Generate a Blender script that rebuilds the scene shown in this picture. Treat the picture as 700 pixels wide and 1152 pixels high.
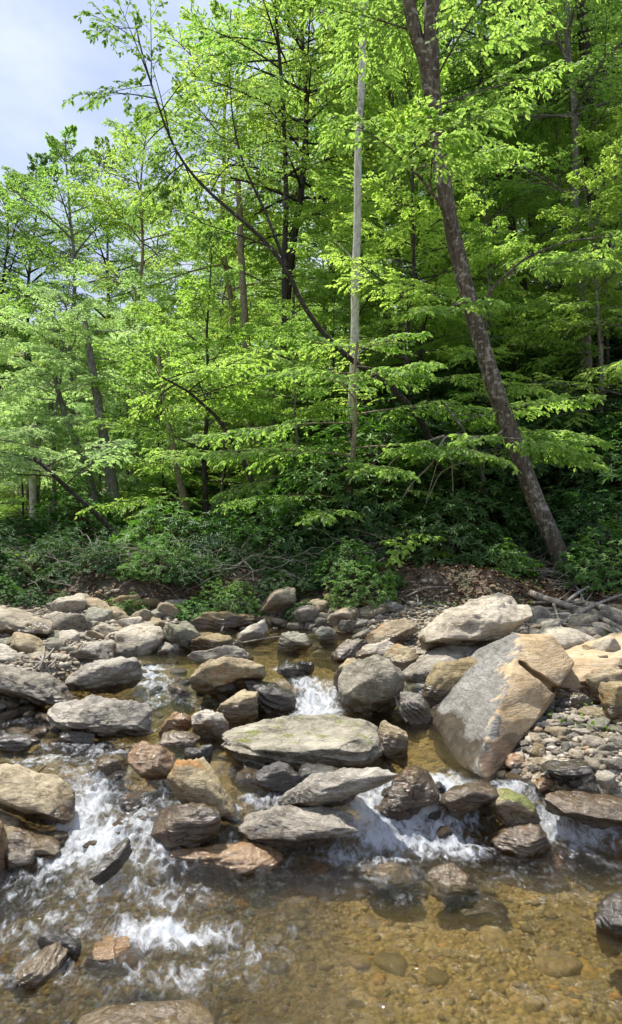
import bpy, bmesh, math, random
import numpy as np
from mathutils import Vector, Matrix

# ------------------------------------------------------------------ scene, camera, world, sun
sc = bpy.context.scene
for o in list(bpy.data.objects):
    bpy.data.objects.remove(o)
COL = sc.collection
CAM_H, PITCH, F = 1.60, math.radians(1.75), 786.0
cam = bpy.data.cameras.new('camera')
cam.sensor_fit = 'HORIZONTAL'; cam.sensor_width = 36.0; cam.lens = F / 700 * 36
cam.clip_start = 0.05; cam.clip_end = 2000
camo = bpy.data.objects.new('camera', cam); COL.objects.link(camo)
camo.location = (0, 0, CAM_H); camo.rotation_euler = (math.radians(90) + PITCH, 0, 0)
sc.camera = camo
SUN_EL, SUN_AZ = math.radians(70), math.radians(-50)      # azimuth from +Y towards +X
w = bpy.data.worlds.new('World'); sc.world = w; w.use_nodes = True
nt = w.node_tree; nt.nodes.clear()
def N(nt, t, **k):
    n = nt.nodes.new(t)
    for a, b in k.items():
        if a.startswith('i_'):
            n.inputs[a[2:].replace('_', ' ')].default_value = b
        else:
            setattr(n, a, b)
    return n
sky = N(nt, 'ShaderNodeTexSky', sky_type='NISHITA', sun_disc=False)
sky.sun_elevation = SUN_EL; sky.sun_rotation = SUN_AZ
sky.air_density = 1.2; sky.dust_density = 1.5; sky.ozone_density = 1.5
geo = N(nt, 'ShaderNodeTexCoord')
mp = N(nt, 'ShaderNodeMapping'); mp.inputs['Scale'].default_value = (1.0, 1.0, 1.8)
nz = N(nt, 'ShaderNodeTexNoise'); nz.inputs['Scale'].default_value = 2.6; nz.inputs['Detail'].default_value = 6; nz.inputs['Roughness'].default_value = .55
rp = N(nt, 'ShaderNodeValToRGB'); rp.color_ramp.elements[0].position = .36; rp.color_ramp.elements[1].position = .62
cl = N(nt, 'ShaderNodeValToRGB')
cl.color_ramp.elements[0].color = (2.0, 2.5, 3.7, 1); cl.color_ramp.elements[1].color = (4.2, 4.5, 5.4, 1); cl.color_ramp.elements[0].position = .38; cl.color_ramp.elements[1].position = .62
mx = N(nt, 'ShaderNodeMixRGB')
bg = N(nt, 'ShaderNodeBackground'); bg.inputs['Strength'].default_value = .105
out = N(nt, 'ShaderNodeOutputWorld')
nz2 = N(nt, 'ShaderNodeTexNoise'); nz2.inputs['Scale'].default_value = 1.3; nz2.inputs['Detail'].default_value = 4
L = nt.links.new
L(geo.outputs['Generated'], mp.inputs['Vector']); L(mp.outputs[0], nz.inputs['Vector']); L(mp.outputs[0], nz2.inputs['Vector'])
L(nz2.outputs['Fac'], rp.inputs[0]); L(nz.outputs['Fac'], cl.inputs[0])
cov = N(nt, 'ShaderNodeMapRange'); cov.inputs['To Min'].default_value = .55; cov.inputs['To Max'].default_value = .97
L(rp.outputs[0], cov.inputs['Value'])
L(cov.outputs[0], mx.inputs[0]); L(sky.outputs[0], mx.inputs[1]); L(cl.outputs[0], mx.inputs[2])
L(mx.outputs[0], bg.inputs[0]); L(bg.outputs[0], out.inputs[0])
sun = bpy.data.lights.new('sun', 'SUN'); sun.energy = 3.7; sun.angle = math.radians(.6); sun.color = (1, .955, .88)
suno = bpy.data.objects.new('sun', sun); COL.objects.link(suno)
sdir = Vector((math.sin(SUN_AZ) * math.cos(SUN_EL), math.cos(SUN_AZ) * math.cos(SUN_EL), math.sin(SUN_EL)))
suno.rotation_euler = sdir.to_track_quat('Z', 'Y').to_euler(); suno.location = (-6, 8, 25)
sc.view_settings.view_transform = 'Standard'; sc.view_settings.look = 'None'
sc.view_settings.exposure = 1.03; sc.view_settings.gamma = 1; sc.view_settings.use_curve_mapping = False
cy = sc.cycles
cy.max_bounces = 9; cy.diffuse_bounces = 8; cy.glossy_bounces = 3; cy.transmission_bounces = 5; cy.transparent_max_bounces = 8
cy.caustics_reflective = False; cy.caustics_refractive = False
cy.sample_clamp_indirect = 6; cy.use_denoising = True
try: cy.denoiser = 'OPENIMAGEDENOISE'
except Exception: pass

# ------------------------------------------------------------------ helpers
rng = np.random.default_rng(7)
def P(px, py, Y):
    """point seen at photo pixel px,py at world depth Y"""
    u, v = (px - 350) / F, (576 - py) / F
    d = np.array([u, math.cos(PITCH) - v * math.sin(PITCH), math.sin(PITCH) + v * math.cos(PITCH)])
    return np.array([0, 0, CAM_H]) + d * (Y / d[1])
def G0(px, py, z):
    u, v = (px - 350) / F, (576 - py) / F
    d = np.array([u, math.cos(PITCH) - v * math.sin(PITCH), math.sin(PITCH) + v * math.cos(PITCH)])
    return np.array([0, 0, CAM_H]) + d * ((z - CAM_H) / d[2])
def proj(p):
    x, y, z = p[..., 0], p[..., 1], p[..., 2] - CAM_H
    dep = y * math.cos(PITCH) + z * math.sin(PITCH); up = -y * math.sin(PITCH) + z * math.cos(PITCH)
    return 350 + F * x / dep, 576 - F * up / dep
def ss(x, a, b):
    t = np.clip((x - a) / (b - a), 0, 1); return t * t * (3 - 2 * t)
_perm = np.random.default_rng(3).permutation(512).astype(np.int64); _perm = np.concatenate([_perm, _perm, _perm])
_g = np.random.default_rng(4).normal(size=(512, 3)); _g /= np.linalg.norm(_g, axis=1)[:, None]
def noise(p, s=1.0, seed=0):
    p = np.asarray(p, float) * s + seed * 17.31
    i = np.floor(p).astype(np.int64); f = p - i; i &= 511
    u = f * f * f * (f * (f * 6 - 15) + 10); r = 0
    for dx in (0, 1):
        wx = u[..., 0] if dx else 1 - u[..., 0]
        for dy in (0, 1):
            wy = u[..., 1] if dy else 1 - u[..., 1]
            for dz in (0, 1):
                wz = u[..., 2] if dz else 1 - u[..., 2]
                h = _perm[_perm[_perm[(i[..., 0] + dx) & 511] + ((i[..., 1] + dy) & 511)] + ((i[..., 2] + dz) & 511)]
                g = _g[h]
                r = r + wx * wy * wz * (g[..., 0] * (f[..., 0] - dx) + g[..., 1] * (f[..., 1] - dy) + g[..., 2] * (f[..., 2] - dz))
    return r * 1.5
def fbm(p, s=1.0, o=4, seed=0, gain=.5):
    r = 0; a = 1
    for k in range(o):
        r = r + a * noise(p, s * 2 ** k, seed + k); a *= gain
    return r
def p2(x, y, z=0.37):
    x, y = np.broadcast_arrays(x, y); return np.stack([x, y, np.full_like(x, z, dtype=float)], -1)
def mesh_from(name, V, faces, mat=None, smooth=True, attrs=None):
    """faces: list of int arrays (n,3) or (n,4)"""
    me = bpy.data.meshes.new(name)
    V = np.ascontiguousarray(V, dtype=np.float32)
    if not isinstance(faces, (list, tuple)): faces = [faces]
    loops = np.concatenate([f.ravel() for f in faces]).astype(np.int32)
    tot = np.concatenate([np.full(len(f), f.shape[1]) for f in faces])
    st = np.concatenate([[0], np.cumsum(tot)[:-1]]).astype(np.int32)
    me.vertices.add(len(V)); me.vertices.foreach_set('co', V.ravel())
    me.loops.add(len(loops)); me.loops.foreach_set('vertex_index', loops)
    me.polygons.add(len(st)); me.polygons.foreach_set('loop_start', st)
    try: me.polygons.foreach_set('loop_total', tot.astype(np.int32))
    except Exception: pass
    if attrs:
        for k, a in attrs.items():
            at = me.attributes.new(k, 'FLOAT', 'POINT'); at.data.foreach_set('value', np.ascontiguousarray(a, dtype=np.float32))
    me.update(calc_edges=True); me.validate()
    if smooth: me.polygons.foreach_set('use_smooth', np.ones(len(me.polygons), bool))
    if mat: me.materials.append(mat)
    return me
def link(name, me, parent=None, loc=None):
    o = bpy.data.objects.new(name, me); COL.objects.link(o)
    if parent: o.parent = parent
    if loc is not None: o.location = loc
    return o
def tag(o, label=None, cat=None, group=None, kind=None):
    if label: o['label'] = label
    if cat: o['category'] = cat
    if group: o['group'] = group
    if kind: o['kind'] = kind
    return o
def empty(name, loc):
    o = bpy.data.objects.new(name, None); COL.objects.link(o); o.location = loc; o.empty_display_size = .2
    return o
def copy_thing(src, loc, rz=0, scale=1):
    c = src.copy(); COL.objects.link(c); c.location = loc; c.rotation_euler = (0, 0, rz)
    c.scale = (scale, scale, scale) if not hasattr(scale, '__len__') else scale
    for ch in src.children:
        d = ch.copy(); COL.objects.link(d); d.parent = c
    return c
def nrmz(a): return a / np.maximum(np.linalg.norm(a, axis=-1, keepdims=True), 1e-9)

# ------------------------------------------------------------------ materials
def newmat(name):
    m = bpy.data.materials.new(name); m.use_nodes = True; m.node_tree.nodes.clear(); return m, m.node_tree
def ramp(nt, stops, interp='LINEAR'):
    r = nt.nodes.new('ShaderNodeValToRGB'); e = r.color_ramp; e.interpolation = interp
    while len(e.elements) < len(stops): e.elements.new(.5)
    for el, (p, c) in zip(e.elements, stops): el.position = p; el.color = (*c, 1) if len(c) == 3 else c
    return r
def noise_n(nt, vec, scale, detail=5, rough=.55, dist=0):
    n = nt.nodes.new('ShaderNodeTexNoise'); n.inputs['Scale'].default_value = scale; n.inputs['Detail'].default_value = detail
    n.inputs['Roughness'].default_value = rough; n.inputs['Distortion'].default_value = dist
    nt.links.new(vec, n.inputs['Vector']); return n.outputs['Fac']
def math_n(nt, op, a, b=None, c=None, clamp=False):
    n = nt.nodes.new('ShaderNodeMath'); n.operation = op; n.use_clamp = clamp
    for i, v in enumerate((a, b, c)):
        if v is None: continue
        if hasattr(v, 'is_linked'): nt.links.new(v, n.inputs[i])
        else: n.inputs[i].default_value = v
    return n.outputs[0]
def mix_n(nt, f, a, b, mode='MIX'):
    n = nt.nodes.new('ShaderNodeMixRGB'); n.blend_type = mode
    for i, v in enumerate((f, a, b)):
        if hasattr(v, 'is_linked'): nt.links.new(v, n.inputs[i])
        else: n.inputs[i].default_value = v if i == 0 else ((*v, 1) if len(v) == 3 else v)
    return n.outputs[0]
def attr_n(nt, name):
    n = nt.nodes.new('ShaderNodeAttribute'); n.attribute_name = name; return n.outputs['Fac']
def bump_n(nt, h, strength, dist, normal=None):
    n = nt.nodes.new('ShaderNodeBump'); n.inputs['Strength'].default_value = strength; n.inputs['Distance'].default_value = dist
    nt.links.new(h, n.inputs['Height'])
    if normal: nt.links.new(normal, n.inputs['Normal'])
    return n.outputs[0]
def mrange(nt, v, a, b, c=0, d=1, smooth=True):
    n = nt.nodes.new('ShaderNodeMapRange'); n.interpolation_type = 'SMOOTHSTEP' if smooth else 'LINEAR'
    nt.links.new(v, n.inputs['Value'])
    for k, x in zip(('From Min', 'From Max', 'To Min', 'To Max'), (a, b, c, d)): n.inputs[k].default_value = x
    return n.outputs[0]

def rock_mat(name, dark, mid, light, moss=0.0, iron=0.0, wetcol=(.33, .27, .20), band=None, k=.80):
    dark, mid, light = (tuple(x * f for x in c_) for c_, f in ((dark, k * .8), (mid, k), (light, k * 1.08)))
    m, nt = newmat(name); Lk = nt.links.new
    tc = nt.nodes.new('ShaderNodeTexCoord'); vec = tc.outputs['Object']
    oi = nt.nodes.new('ShaderNodeObjectInfo')
    off = nt.nodes.new('ShaderNodeVectorMath'); off.operation = 'ADD'
    sc3 = nt.nodes.new('ShaderNodeVectorMath'); sc3.operation = 'SCALE'; sc3.inputs[0].default_value = (13, 7, 19)
    Lk(oi.outputs['Random'], sc3.inputs['Scale']); Lk(vec, off.inputs[0]); Lk(sc3.outputs[0], off.inputs[1]); v = off.outputs[0]
    mpn = nt.nodes.new('ShaderNodeMapping'); mpn.inputs['Scale'].default_value = (1.0, 1.0, 6.5); mpn.inputs['Rotation'].default_value = (.15, .25, .3)
    Lk(v, mpn.inputs['Vector']); lay = mpn.outputs[0]
    nA = noise_n(nt, v, 3.2, 6, .6); nB = noise_n(nt, lay, 9, 7, .68, .4); nC = noise_n(nt, v, 60, 4, .65); nD = noise_n(nt, v, 14, 6, .6, .3)
    fac = math_n(nt, 'ADD', math_n(nt, 'MULTIPLY', nA, .45), math_n(nt, 'ADD', math_n(nt, 'MULTIPLY', nB, .35), math_n(nt, 'MULTIPLY', nD, .3)))
    cr = ramp(nt, [(.40, dark), (.51, mid), (.63, light)]); Lk(fac, cr.inputs[0]); c = cr.outputs[0]
    # mineral specks
    sp = mrange(nt, nC, .56, .68, 0, .7); c = mix_n(nt, sp, c, tuple(min(1, x * 1.35) for x in light))
    sp2 = mrange(nt, nC, .40, .28, 0, .65); c = mix_n(nt, sp2, c, tuple(x * .45 for x in dark))
    if iron:
        fi = mrange(nt, noise_n(nt, v, 4.5, 5, .65, .6), .62 - iron * .25, .74 - iron * .2, 0, .8); c = mix_n(nt, fi, c, (.36, .17, .05))
    if band:
        fb = attr_n(nt, 'band'); fb = math_n(nt, 'ADD', fb, math_n(nt, 'MULTIPLY', math_n(nt, 'SUBTRACT', nD, .5), 1.1))
        c2r = ramp(nt, [(.36, band[0]), (.52, band[1]), (.7, band[2])]); Lk(fac, c2r.inputs[0])
        c2 = mix_n(nt, sp2, c2r.outputs[0], tuple(x * .4 for x in band[0]))
        c = mix_n(nt, mrange(nt, fb, .38, .6), c, c2)
    # random tone per stone
    hv = nt.nodes.new('ShaderNodeHueSaturation'); Lk(c, hv.inputs['Color'])
    Lk(mrange(nt, oi.outputs['Random'], 0, 1, .82, 1.18, False), hv.inputs['Value']); Lk(mrange(nt, oi.outputs['Random'], 1, 0, .8, 1.15, False), hv.inputs['Saturation'])
    c = hv.outputs[0]
    if moss:
        gn = nt.nodes.new('ShaderNodeNewGeometry'); sx = nt.nodes.new('ShaderNodeSeparateXYZ'); Lk(gn.outputs['Normal'], sx.inputs[0])
        mz = math_n(nt, 'ADD', math_n(nt, 'MULTIPLY', sx.outputs['Z'], .25), noise_n(nt, v, 7, 6, .7))
        fm = mrange(nt, mz, .93 - moss * .35, 1.02 - moss * .32, 0, .85)
        mc = ramp(nt, [(.3, (.05, .075, .012)), (.7, (.19, .20, .04))]); Lk(nC, mc.inputs[0]); c = mix_n(nt, fm, c, mc.outputs[0])
    wet = attr_n(nt, 'wet'); wetn = math_n(nt, 'ADD', wet, math_n(nt, 'MULTIPLY', math_n(nt, 'SUBTRACT', nD, .5), 1.6)); wf = mrange(nt, wetn, .3, .7)
    wf = math_n(nt, 'MULTIPLY', wf, mrange(nt, wet, 0, .12))
    c = mix_n(nt, wf, c, mix_n(nt, 1.0, c, wetcol, 'MULTIPLY'))
    bs = nt.nodes.new('ShaderNodeBsdfPrincipled'); Lk(c, bs.inputs['Base Color'])
    Lk(mrange(nt, wf, 0, 1, .82, .16, False), bs.inputs['Roughness'])
    Lk(mrange(nt, wf, 0, 1, .25, .9, False), bs.inputs['Specular IOR Level'])
    h = math_n(nt, 'ADD', math_n(nt, 'MULTIPLY', nB, .6), math_n(nt, 'ADD', math_n(nt, 'MULTIPLY', nC, .12), math_n(nt, 'MULTIPLY', nD, .5)))
    vor = nt.nodes.new('ShaderNodeTexVoronoi'); vor.feature = 'DISTANCE_TO_EDGE'; vor.inputs['Scale'].default_value = 3.0
    wv = nt.nodes.new('ShaderNodeVectorMath'); wv.operation = 'ADD'
    nv = nt.nodes.new('ShaderNodeTexNoise'); nv.inputs['Scale'].default_value = 2.2; nv.inputs['Detail'].default_value = 3; Lk(v, nv.inputs['Vector'])
    Lk(lay, wv.inputs[0]); Lk(nv.outputs['Color'], wv.inputs[1]); Lk(wv.outputs[0], vor.inputs['Vector'])
    crk = math_n(nt, 'MULTIPLY', mrange(nt, vor.outputs['Distance'], 0, .02, -.35, 0), mrange(nt, nA, .5, .62))
    h = math_n(nt, 'ADD', h, crk)
    Lk(bump_n(nt, h, .9, .03), bs.inputs['Normal'])
    o = nt.nodes.new('ShaderNodeOutputMaterial'); Lk(bs.outputs[0], o.inputs[0]); return m
R = {
 'pale': rock_mat('pale_schist', (.20, .165, .115), (.40, .345, .26), (.56, .50, .39)),
 'grey': rock_mat('grey_schist', (.085, .075, .06), (.215, .19, .15), (.40, .36, .29)),
 'tan': rock_mat('tan_stone', (.11, .08, .045), (.29, .225, .13), (.47, .39, .25), iron=.2),
 'brown': rock_mat('brown_stone', (.11, .085, .055), (.25, .195, .125), (.40, .33, .22), iron=.3),
 'orange': rock_mat('iron_stained_stone', (.15, .09, .04), (.32, .21, .10), (.48, .36, .21), iron=.25, wetcol=(.6, .48, .36)),
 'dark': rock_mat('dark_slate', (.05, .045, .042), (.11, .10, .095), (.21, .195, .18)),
 'mossy': rock_mat('mossy_grey_stone', (.085, .075, .05), (.21, .185, .13), (.38, .34, .25), moss=.45),
 'moss2': rock_mat('moss_covered_stone', (.20, .15, .07), (.34, .27, .15), (.48, .41, .26), moss=1.05, iron=.4),
 'green': rock_mat('green_grey_stone', (.12, .115, .075), (.26, .25, .18), (.40, .38, .29), moss=.15),
 'slab': rock_mat('banded_slab', (.11, .10, .085), (.22, .21, .19), (.36, .345, .315), band=((.24, .165, .09), (.46, .345, .21), (.62, .50, .35))),
}
def leaf_mat(name, c1, c2, c3, trans, tfac=.42, rough=.55, spec=.3):
    m, nt = newmat(name); Lk = nt.links.new
    g = nt.nodes.new('ShaderNodeNewGeometry'); oi = nt.nodes.new('ShaderNodeObjectInfo')
    r = ramp(nt, [(0, c1), (.55, c2), (1, c3)]); Lk(g.outputs['Random Per Island'], r.inputs[0])
    hv = nt.nodes.new('ShaderNodeHueSaturation'); Lk(r.outputs[0], hv.inputs['Color'])
    Lk(mrange(nt, oi.outputs['Random'], 0, 1, .485, .512, False), hv.inputs['Hue']); Lk(mrange(nt, oi.outputs['Random'], 1, 0, .85, 1.2, False), hv.inputs['Value'])
    bs = nt.nodes.new('ShaderNodeBsdfPrincipled'); Lk(hv.outputs[0], bs.inputs['Base Color'])
    bs.inputs['Roughness'].default_value = rough; bs.inputs['Specular IOR Level'].default_value = spec
    tr = nt.nodes.new('ShaderNodeBsdfTranslucent'); Lk(mix_n(nt, 1, hv.outputs[0], trans, 'MULTIPLY'), tr.inputs[0])
    mxs = nt.nodes.new('ShaderNodeMixShader'); mxs.inputs[0].default_value = tfac
    Lk(bs.outputs[0], mxs.inputs[1]); Lk(tr.outputs[0], mxs.inputs[2])
    o = nt.nodes.new('ShaderNodeOutputMaterial'); Lk(mxs.outputs[0], o.inputs[0]); return m
LM = {
 'beech': leaf_mat('fresh_beech_leaf', (.18, .30, .065), (.235, .365, .08), (.305, .43, .115), (2.1, 2.0, 1.5), .55),
 'bright': leaf_mat('yellow_green_leaf', (.21, .35, .07), (.27, .42, .09), (.35, .49, .13), (1.8, 1.75, 1.3), .55),
 'pale': leaf_mat('pale_green_leaf', (.24, .36, .14), (.31, .43, .18), (.39, .50, .25), (1.7, 1.8, 1.4), .5),
 'canopy': leaf_mat('canopy_leaf', (.155, .265, .065), (.20, .33, .08), (.26, .395, .105), (2.1, 2.1, 1.5), .55),
 'olive': leaf_mat('olive_leaf', (.10, .17, .045), (.14, .22, .055), (.19, .28, .07), (2.0, 2.1, 1.5), .5),
 'rhodo': leaf_mat('rhododendron_leaf', (.035, .08, .025), (.055, .115, .034), (.09, .16, .05), (1.5, 2.0, .8), .18, .5, .3),
 'rhodo2': leaf_mat('light_rhododendron_leaf', (.07, .145, .035), (.10, .20, .045), (.15, .26, .065), (1.5, 2.0, .8), .25, .5, .3),
 'litter': leaf_mat('dead_leaf', (.085, .052, .032), (.16, .105, .065), (.27, .195, .13), (1.2, 1.0, .8), .15, .7, .2),
 'seedling': leaf_mat('seedling_leaf', (.12, .25, .02), (.18, .34, .03), (.26, .42, .06), (1.7, 1.6, 1), .4),
}
def bark_mat(name, c1, c2, c3, lichen=0.0, lcol=(.45, .44, .38)):
    m, nt = newmat(name); Lk = nt.links.new
    tc = nt.nodes.new('ShaderNodeTexCoord')
    mpn = nt.nodes.new('ShaderNodeMapping'); mpn.inputs['Scale'].default_value = (3, 3, .8); Lk(tc.outputs['Object'], mpn.inputs['Vector'])
    n1 = noise_n(nt, mpn.outputs[0], 7, 8, .7, .5); n2 = noise_n(nt, tc.outputs['Object'], 13, 6, .72); n3 = noise_n(nt, tc.outputs['Object'], 1.1, 3, .5)
    r = ramp(nt, [(.35, c1), (.52, c2), (.7, c3)]); Lk(n1, r.inputs[0]); c = r.outputs[0]
    if lichen:
        c = mix_n(nt, mrange(nt, math_n(nt, 'ADD', n2, math_n(nt, 'MULTIPLY', n3, .35)), .84 - lichen * .3, .9 - lichen * .26, 0, .85), c, lcol)
    bs = nt.nodes.new('ShaderNodeBsdfPrincipled'); Lk(c, bs.inputs['Base Color']); bs.inputs['Roughness'].default_value = .85; bs.inputs['Specular IOR Level'].default_value = .2
    Lk(bump_n(nt, n1, .9, .03), bs.inputs['Normal'])
    o = nt.nodes.new('ShaderNodeOutputMaterial'); Lk(bs.outputs[0], o.inputs[0]); return m
BM = {
 'lean': bark_mat('mottled_brown_bark', (.04, .034, .026), (.11, .092, .07), (.21, .18, .145), .42, (.34, .325, .28)),
 'pale': bark_mat('pale_grey_bark', (.36, .34, .30), (.58, .56, .51), (.74, .72, .67), .38, (.25, .25, .21)),
 'grey': bark_mat('grey_bark', (.08, .072, .06), (.16, .15, .13), (.27, .255, .225), .35),
 'dark': bark_mat('dark_bark', (.018, .015, .012), (.05, .042, .035), (.10, .085, .07), .15),
 'tan': bark_mat('tan_bark', (.13, .10, .065), (.25, .20, .135), (.36, .31, .22), .4, (.30, .33, .18)),
 'dead': bark_mat('bleached_deadwood', (.17, .14, .11), (.33, .29, .24), (.5, .46, .40)),
 'stem': bark_mat('rhododendron_stem', (.07, .045, .03), (.14, .095, .07), (.22, .17, .13)),
}

# ------------------------------------------------------------------ terrain and water levels
def wlev(x, y):
    """water surface level, without waves"""
    n = noise(p2(x, y), .9, 2) * .25
    yc = y + n
    c = .20 * ss(yc, 3.52, 3.88) + .05 * ss(yc, 4.2, 5.2) + .17 * ss(yc + .1 * x, 5.32, 5.68) + .05 * ss(yc, 6, 8.5)
    l = .22 * ss(yc, 2.9, 4.5) + .20 * ss(yc, 4.7, 6.1) + .05 * ss(yc, 6.5, 8.5)
    k = ss(x, -.75, -.15)
    return l * (1 - k) + c * k
def xr(y): return np.interp(y, [0, 3.0, 3.6, 3.95, 4.6, 5.5, 7, 8.0, 8.8], [3.4, 2.6, 1.8, 1.12, 1.05, .98, .55, .45, -.9])
def xl(y): return np.interp(y, [0, 3.0, 3.6, 4.6, 5.2, 6.5, 7.5, 8.2, 8.8], [-3.0, -2.6, -2.4, -2.5, -2.2, -1.6, -1.55, -1.45, -.9])
def yb(x): return .75 * ss(x, 1.2, 2.6)
def ground(x, y):
    x, y = np.broadcast_arrays(np.asarray(x, float), np.asarray(y, float))
    wl = wlev(x, y)
    q = p2(x, y)
    depth = .13 + .10 * ss(y, 3.6, 2.6) + .05 * noise(q, 1.1, 5) + .03 * noise(q, 3.5, 6)
    z = wl - depth
    a, b = xr(y), xl(y)
    br = ss(x, a - .25, a + .35); z = z + br * (depth + .06) + np.clip(x - a, 0, 1.5) * .11 * br
    bl = ss(-x, -b - .25, -b + .35); z = z + bl * (depth + .06) + np.clip(b - x, 0, 4) * .07 * bl
    far = ss(y, 8.1, 9.0) * (1 - np.maximum(br, bl)); z = z + far * (depth + .08)
    z = z + ss(y, 8.3, 9.8) * .08
    bank = ss(y + .5 * noise(q, .6, 9) + .25 * noise(q, 1.7, 8) + yb(x), 8.65, 9.25); z = z + bank * (.40 - .24 * ss(x, 1.6, 3.2) + .14 * noise(q, .8, 11))
    u1 = np.clip(y - 9.6 - .5 * ss(x, 1.5, 3), 0, None) * 1.15; u2 = np.clip((y - 10.1) * .45 + (x + .9) * .86, 0, None)
    u = np.minimum(u1, u2); hh = .78 * u * u / (u + 1.4); z = z + 15 * (1 - np.exp(-hh / 15))
    fl = ss(y, 45, 120); z = z + fl * 26 * ss(np.hypot(x, y), 50, 190)
    sidel = np.clip(-x - 22, 0, None); z = z + .5 * sidel * sidel / (sidel + 12)
    wild = ss(y, 9.2, 11.5)
    z = z + wild * (.22 * noise(q, .35, 12) + .12 * noise(q, 1.0, 13)) + .02 * noise(q, 6, 14) * (1 - .5 * far)
    z = z + .010 * noise(q, 14, 15)
    return z
def gz(x, y): return float(ground(np.array([x]), np.array([y]))[0])
def axis(segs):
    r = [segs[0][0]]
    for a, b, s in segs:
        n = max(1, int(round((b - a) / s))); r += list(np.linspace(a, b, n + 1)[1:])
    return np.array(r)
def grid_faces(nx, ny):
    i = np.arange(nx - 1)[None, :] + np.arange(ny - 1)[:, None] * nx
    return np.stack([i, i + 1, i + nx + 1, i + nx], -1).reshape(-1, 4)
xs = axis([(-260, -60, 8), (-60, -20, 2), (-20, -6, .3), (-6, -3, .08), (-3, 4, .03), (4, 9, .08), (9, 24, .3), (24, 60, 2), (60, 260, 8)])
ys = axis([(-60, 0, 4), (0, 1.4, .1), (1.4, 11.5, .035), (11.5, 24, .2), (24, 60, 1), (60, 320, 6)])
X, Y = np.meshgrid(xs, ys); Z = ground(X, Y)
WL = wlev(X, Y)
_Z = Z
def gz(x, y):
    i = int(np.clip(np.searchsorted(xs, x) - 1, 0, len(xs) - 2)); j = int(np.clip(np.searchsorted(ys, y) - 1, 0, len(ys) - 2))
    a = (x - xs[i]) / (xs[i + 1] - xs[i]); b = (y - ys[j]) / (ys[j + 1] - ys[j])
    return float((_Z[j, i] * (1 - a) + _Z[j, i + 1] * a) * (1 - b) + (_Z[j + 1, i] * (1 - a) + _Z[j + 1, i + 1] * a) * b)
lit = ss(Y + .5 * noise(p2(X, Y), .6, 9) + .25 * noise(p2(X, Y), 1.7, 8) + yb(X), 8.5, 8.85)
me = mesh_from('ground', np.stack([X, Y, Z], -1).reshape(-1, 3), grid_faces(len(xs), len(ys)), attrs={
    'litter': lit.ravel(), 'under': ss(WL + .03 - Z, -.03, .05).ravel() * (1 - lit.ravel())})
m, nt = newmat('stream_bed_and_forest_floor'); Lk = nt.links.new
tc = nt.nodes.new('ShaderNodeTexCoord'); v = tc.outputs['Object']
vo = nt.nodes.new('ShaderNodeTexVoronoi'); vo.inputs['Scale'].default_value = 16; Lk(v, vo.inputs['Vector'])
vb = nt.nodes.new('ShaderNodeTexVoronoi'); vb.inputs['Scale'].default_value = 38; Lk(v, vb.inputs['Vector'])
sepc = nt.nodes.new('ShaderNodeSeparateColor'); Lk(vb.outputs['Color'], sepc.inputs[0])
sepc2 = nt.nodes.new('ShaderNodeSeparateColor'); Lk(vo.outputs['Color'], sepc2.inputs[0])
gr = ramp(nt, [(0, (.13, .11, .085)), (.4, (.27, .24, .19)), (.75, (.38, .34, .27)), (1, (.47, .44, .37))]); Lk(sepc.outputs[0], gr.inputs[0])
n1 = noise_n(nt, v, 2.2, 6, .6); n2 = noise_n(nt, v, 22, 5, .65); n3 = noise_n(nt, v, 1.1, 4, .5, .4)
bedr = ramp(nt, [(0, (.13, .09, .035)), (.35, (.27, .195, .075)), (.7, (.40, .29, .12)), (.93, (.48, .38, .18)), (1, (.50, .26, .06))])
Lk(math_n(nt, 'ADD', math_n(nt, 'MULTIPLY', sepc2.outputs[1], .45), math_n(nt, 'ADD', math_n(nt, 'MULTIPLY', n2, .3), math_n(nt, 'MULTIPLY', n1, .3))), bedr.inputs[0])
bed = mix_n(nt, mrange(nt, n3, .45, .65, 0, .55), bedr.outputs[0], (.17, .14, .055))
lr = ramp(nt, [(.3, (.045, .032, .02)), (.5, (.11, .078, .05)), (.7, (.20, .15, .10))]); Lk(noise_n(nt, v, 17, 8, .75, .3), lr.inputs[0])
litc = mix_n(nt, mrange(nt, n1, .48, .62, 0, .6), lr.outputs[0], (.045, .065, .02))
c = mix_n(nt, attr_n(nt, 'under'), gr.outputs[0], bed); c = mix_n(nt, attr_n(nt, 'litter'), c, litc)
bs = nt.nodes.new('ShaderNodeBsdfPrincipled'); Lk(c, bs.inputs['Base Color']); bs.inputs['Roughness'].default_value = .85
bedk = 1
h = math_n(nt, 'ADD', math_n(nt, 'MULTIPLY', vb.outputs['Distance'], -1.2), math_n(nt, 'MULTIPLY', n2, .8)); Lk(bump_n(nt, h, .8, .03), bs.inputs['Normal'])
o = nt.nodes.new('ShaderNodeOutputMaterial'); Lk(bs.outputs[0], o.inputs[0]); me.materials.append(m)
tag(link('ground', me), kind='structure')

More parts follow.
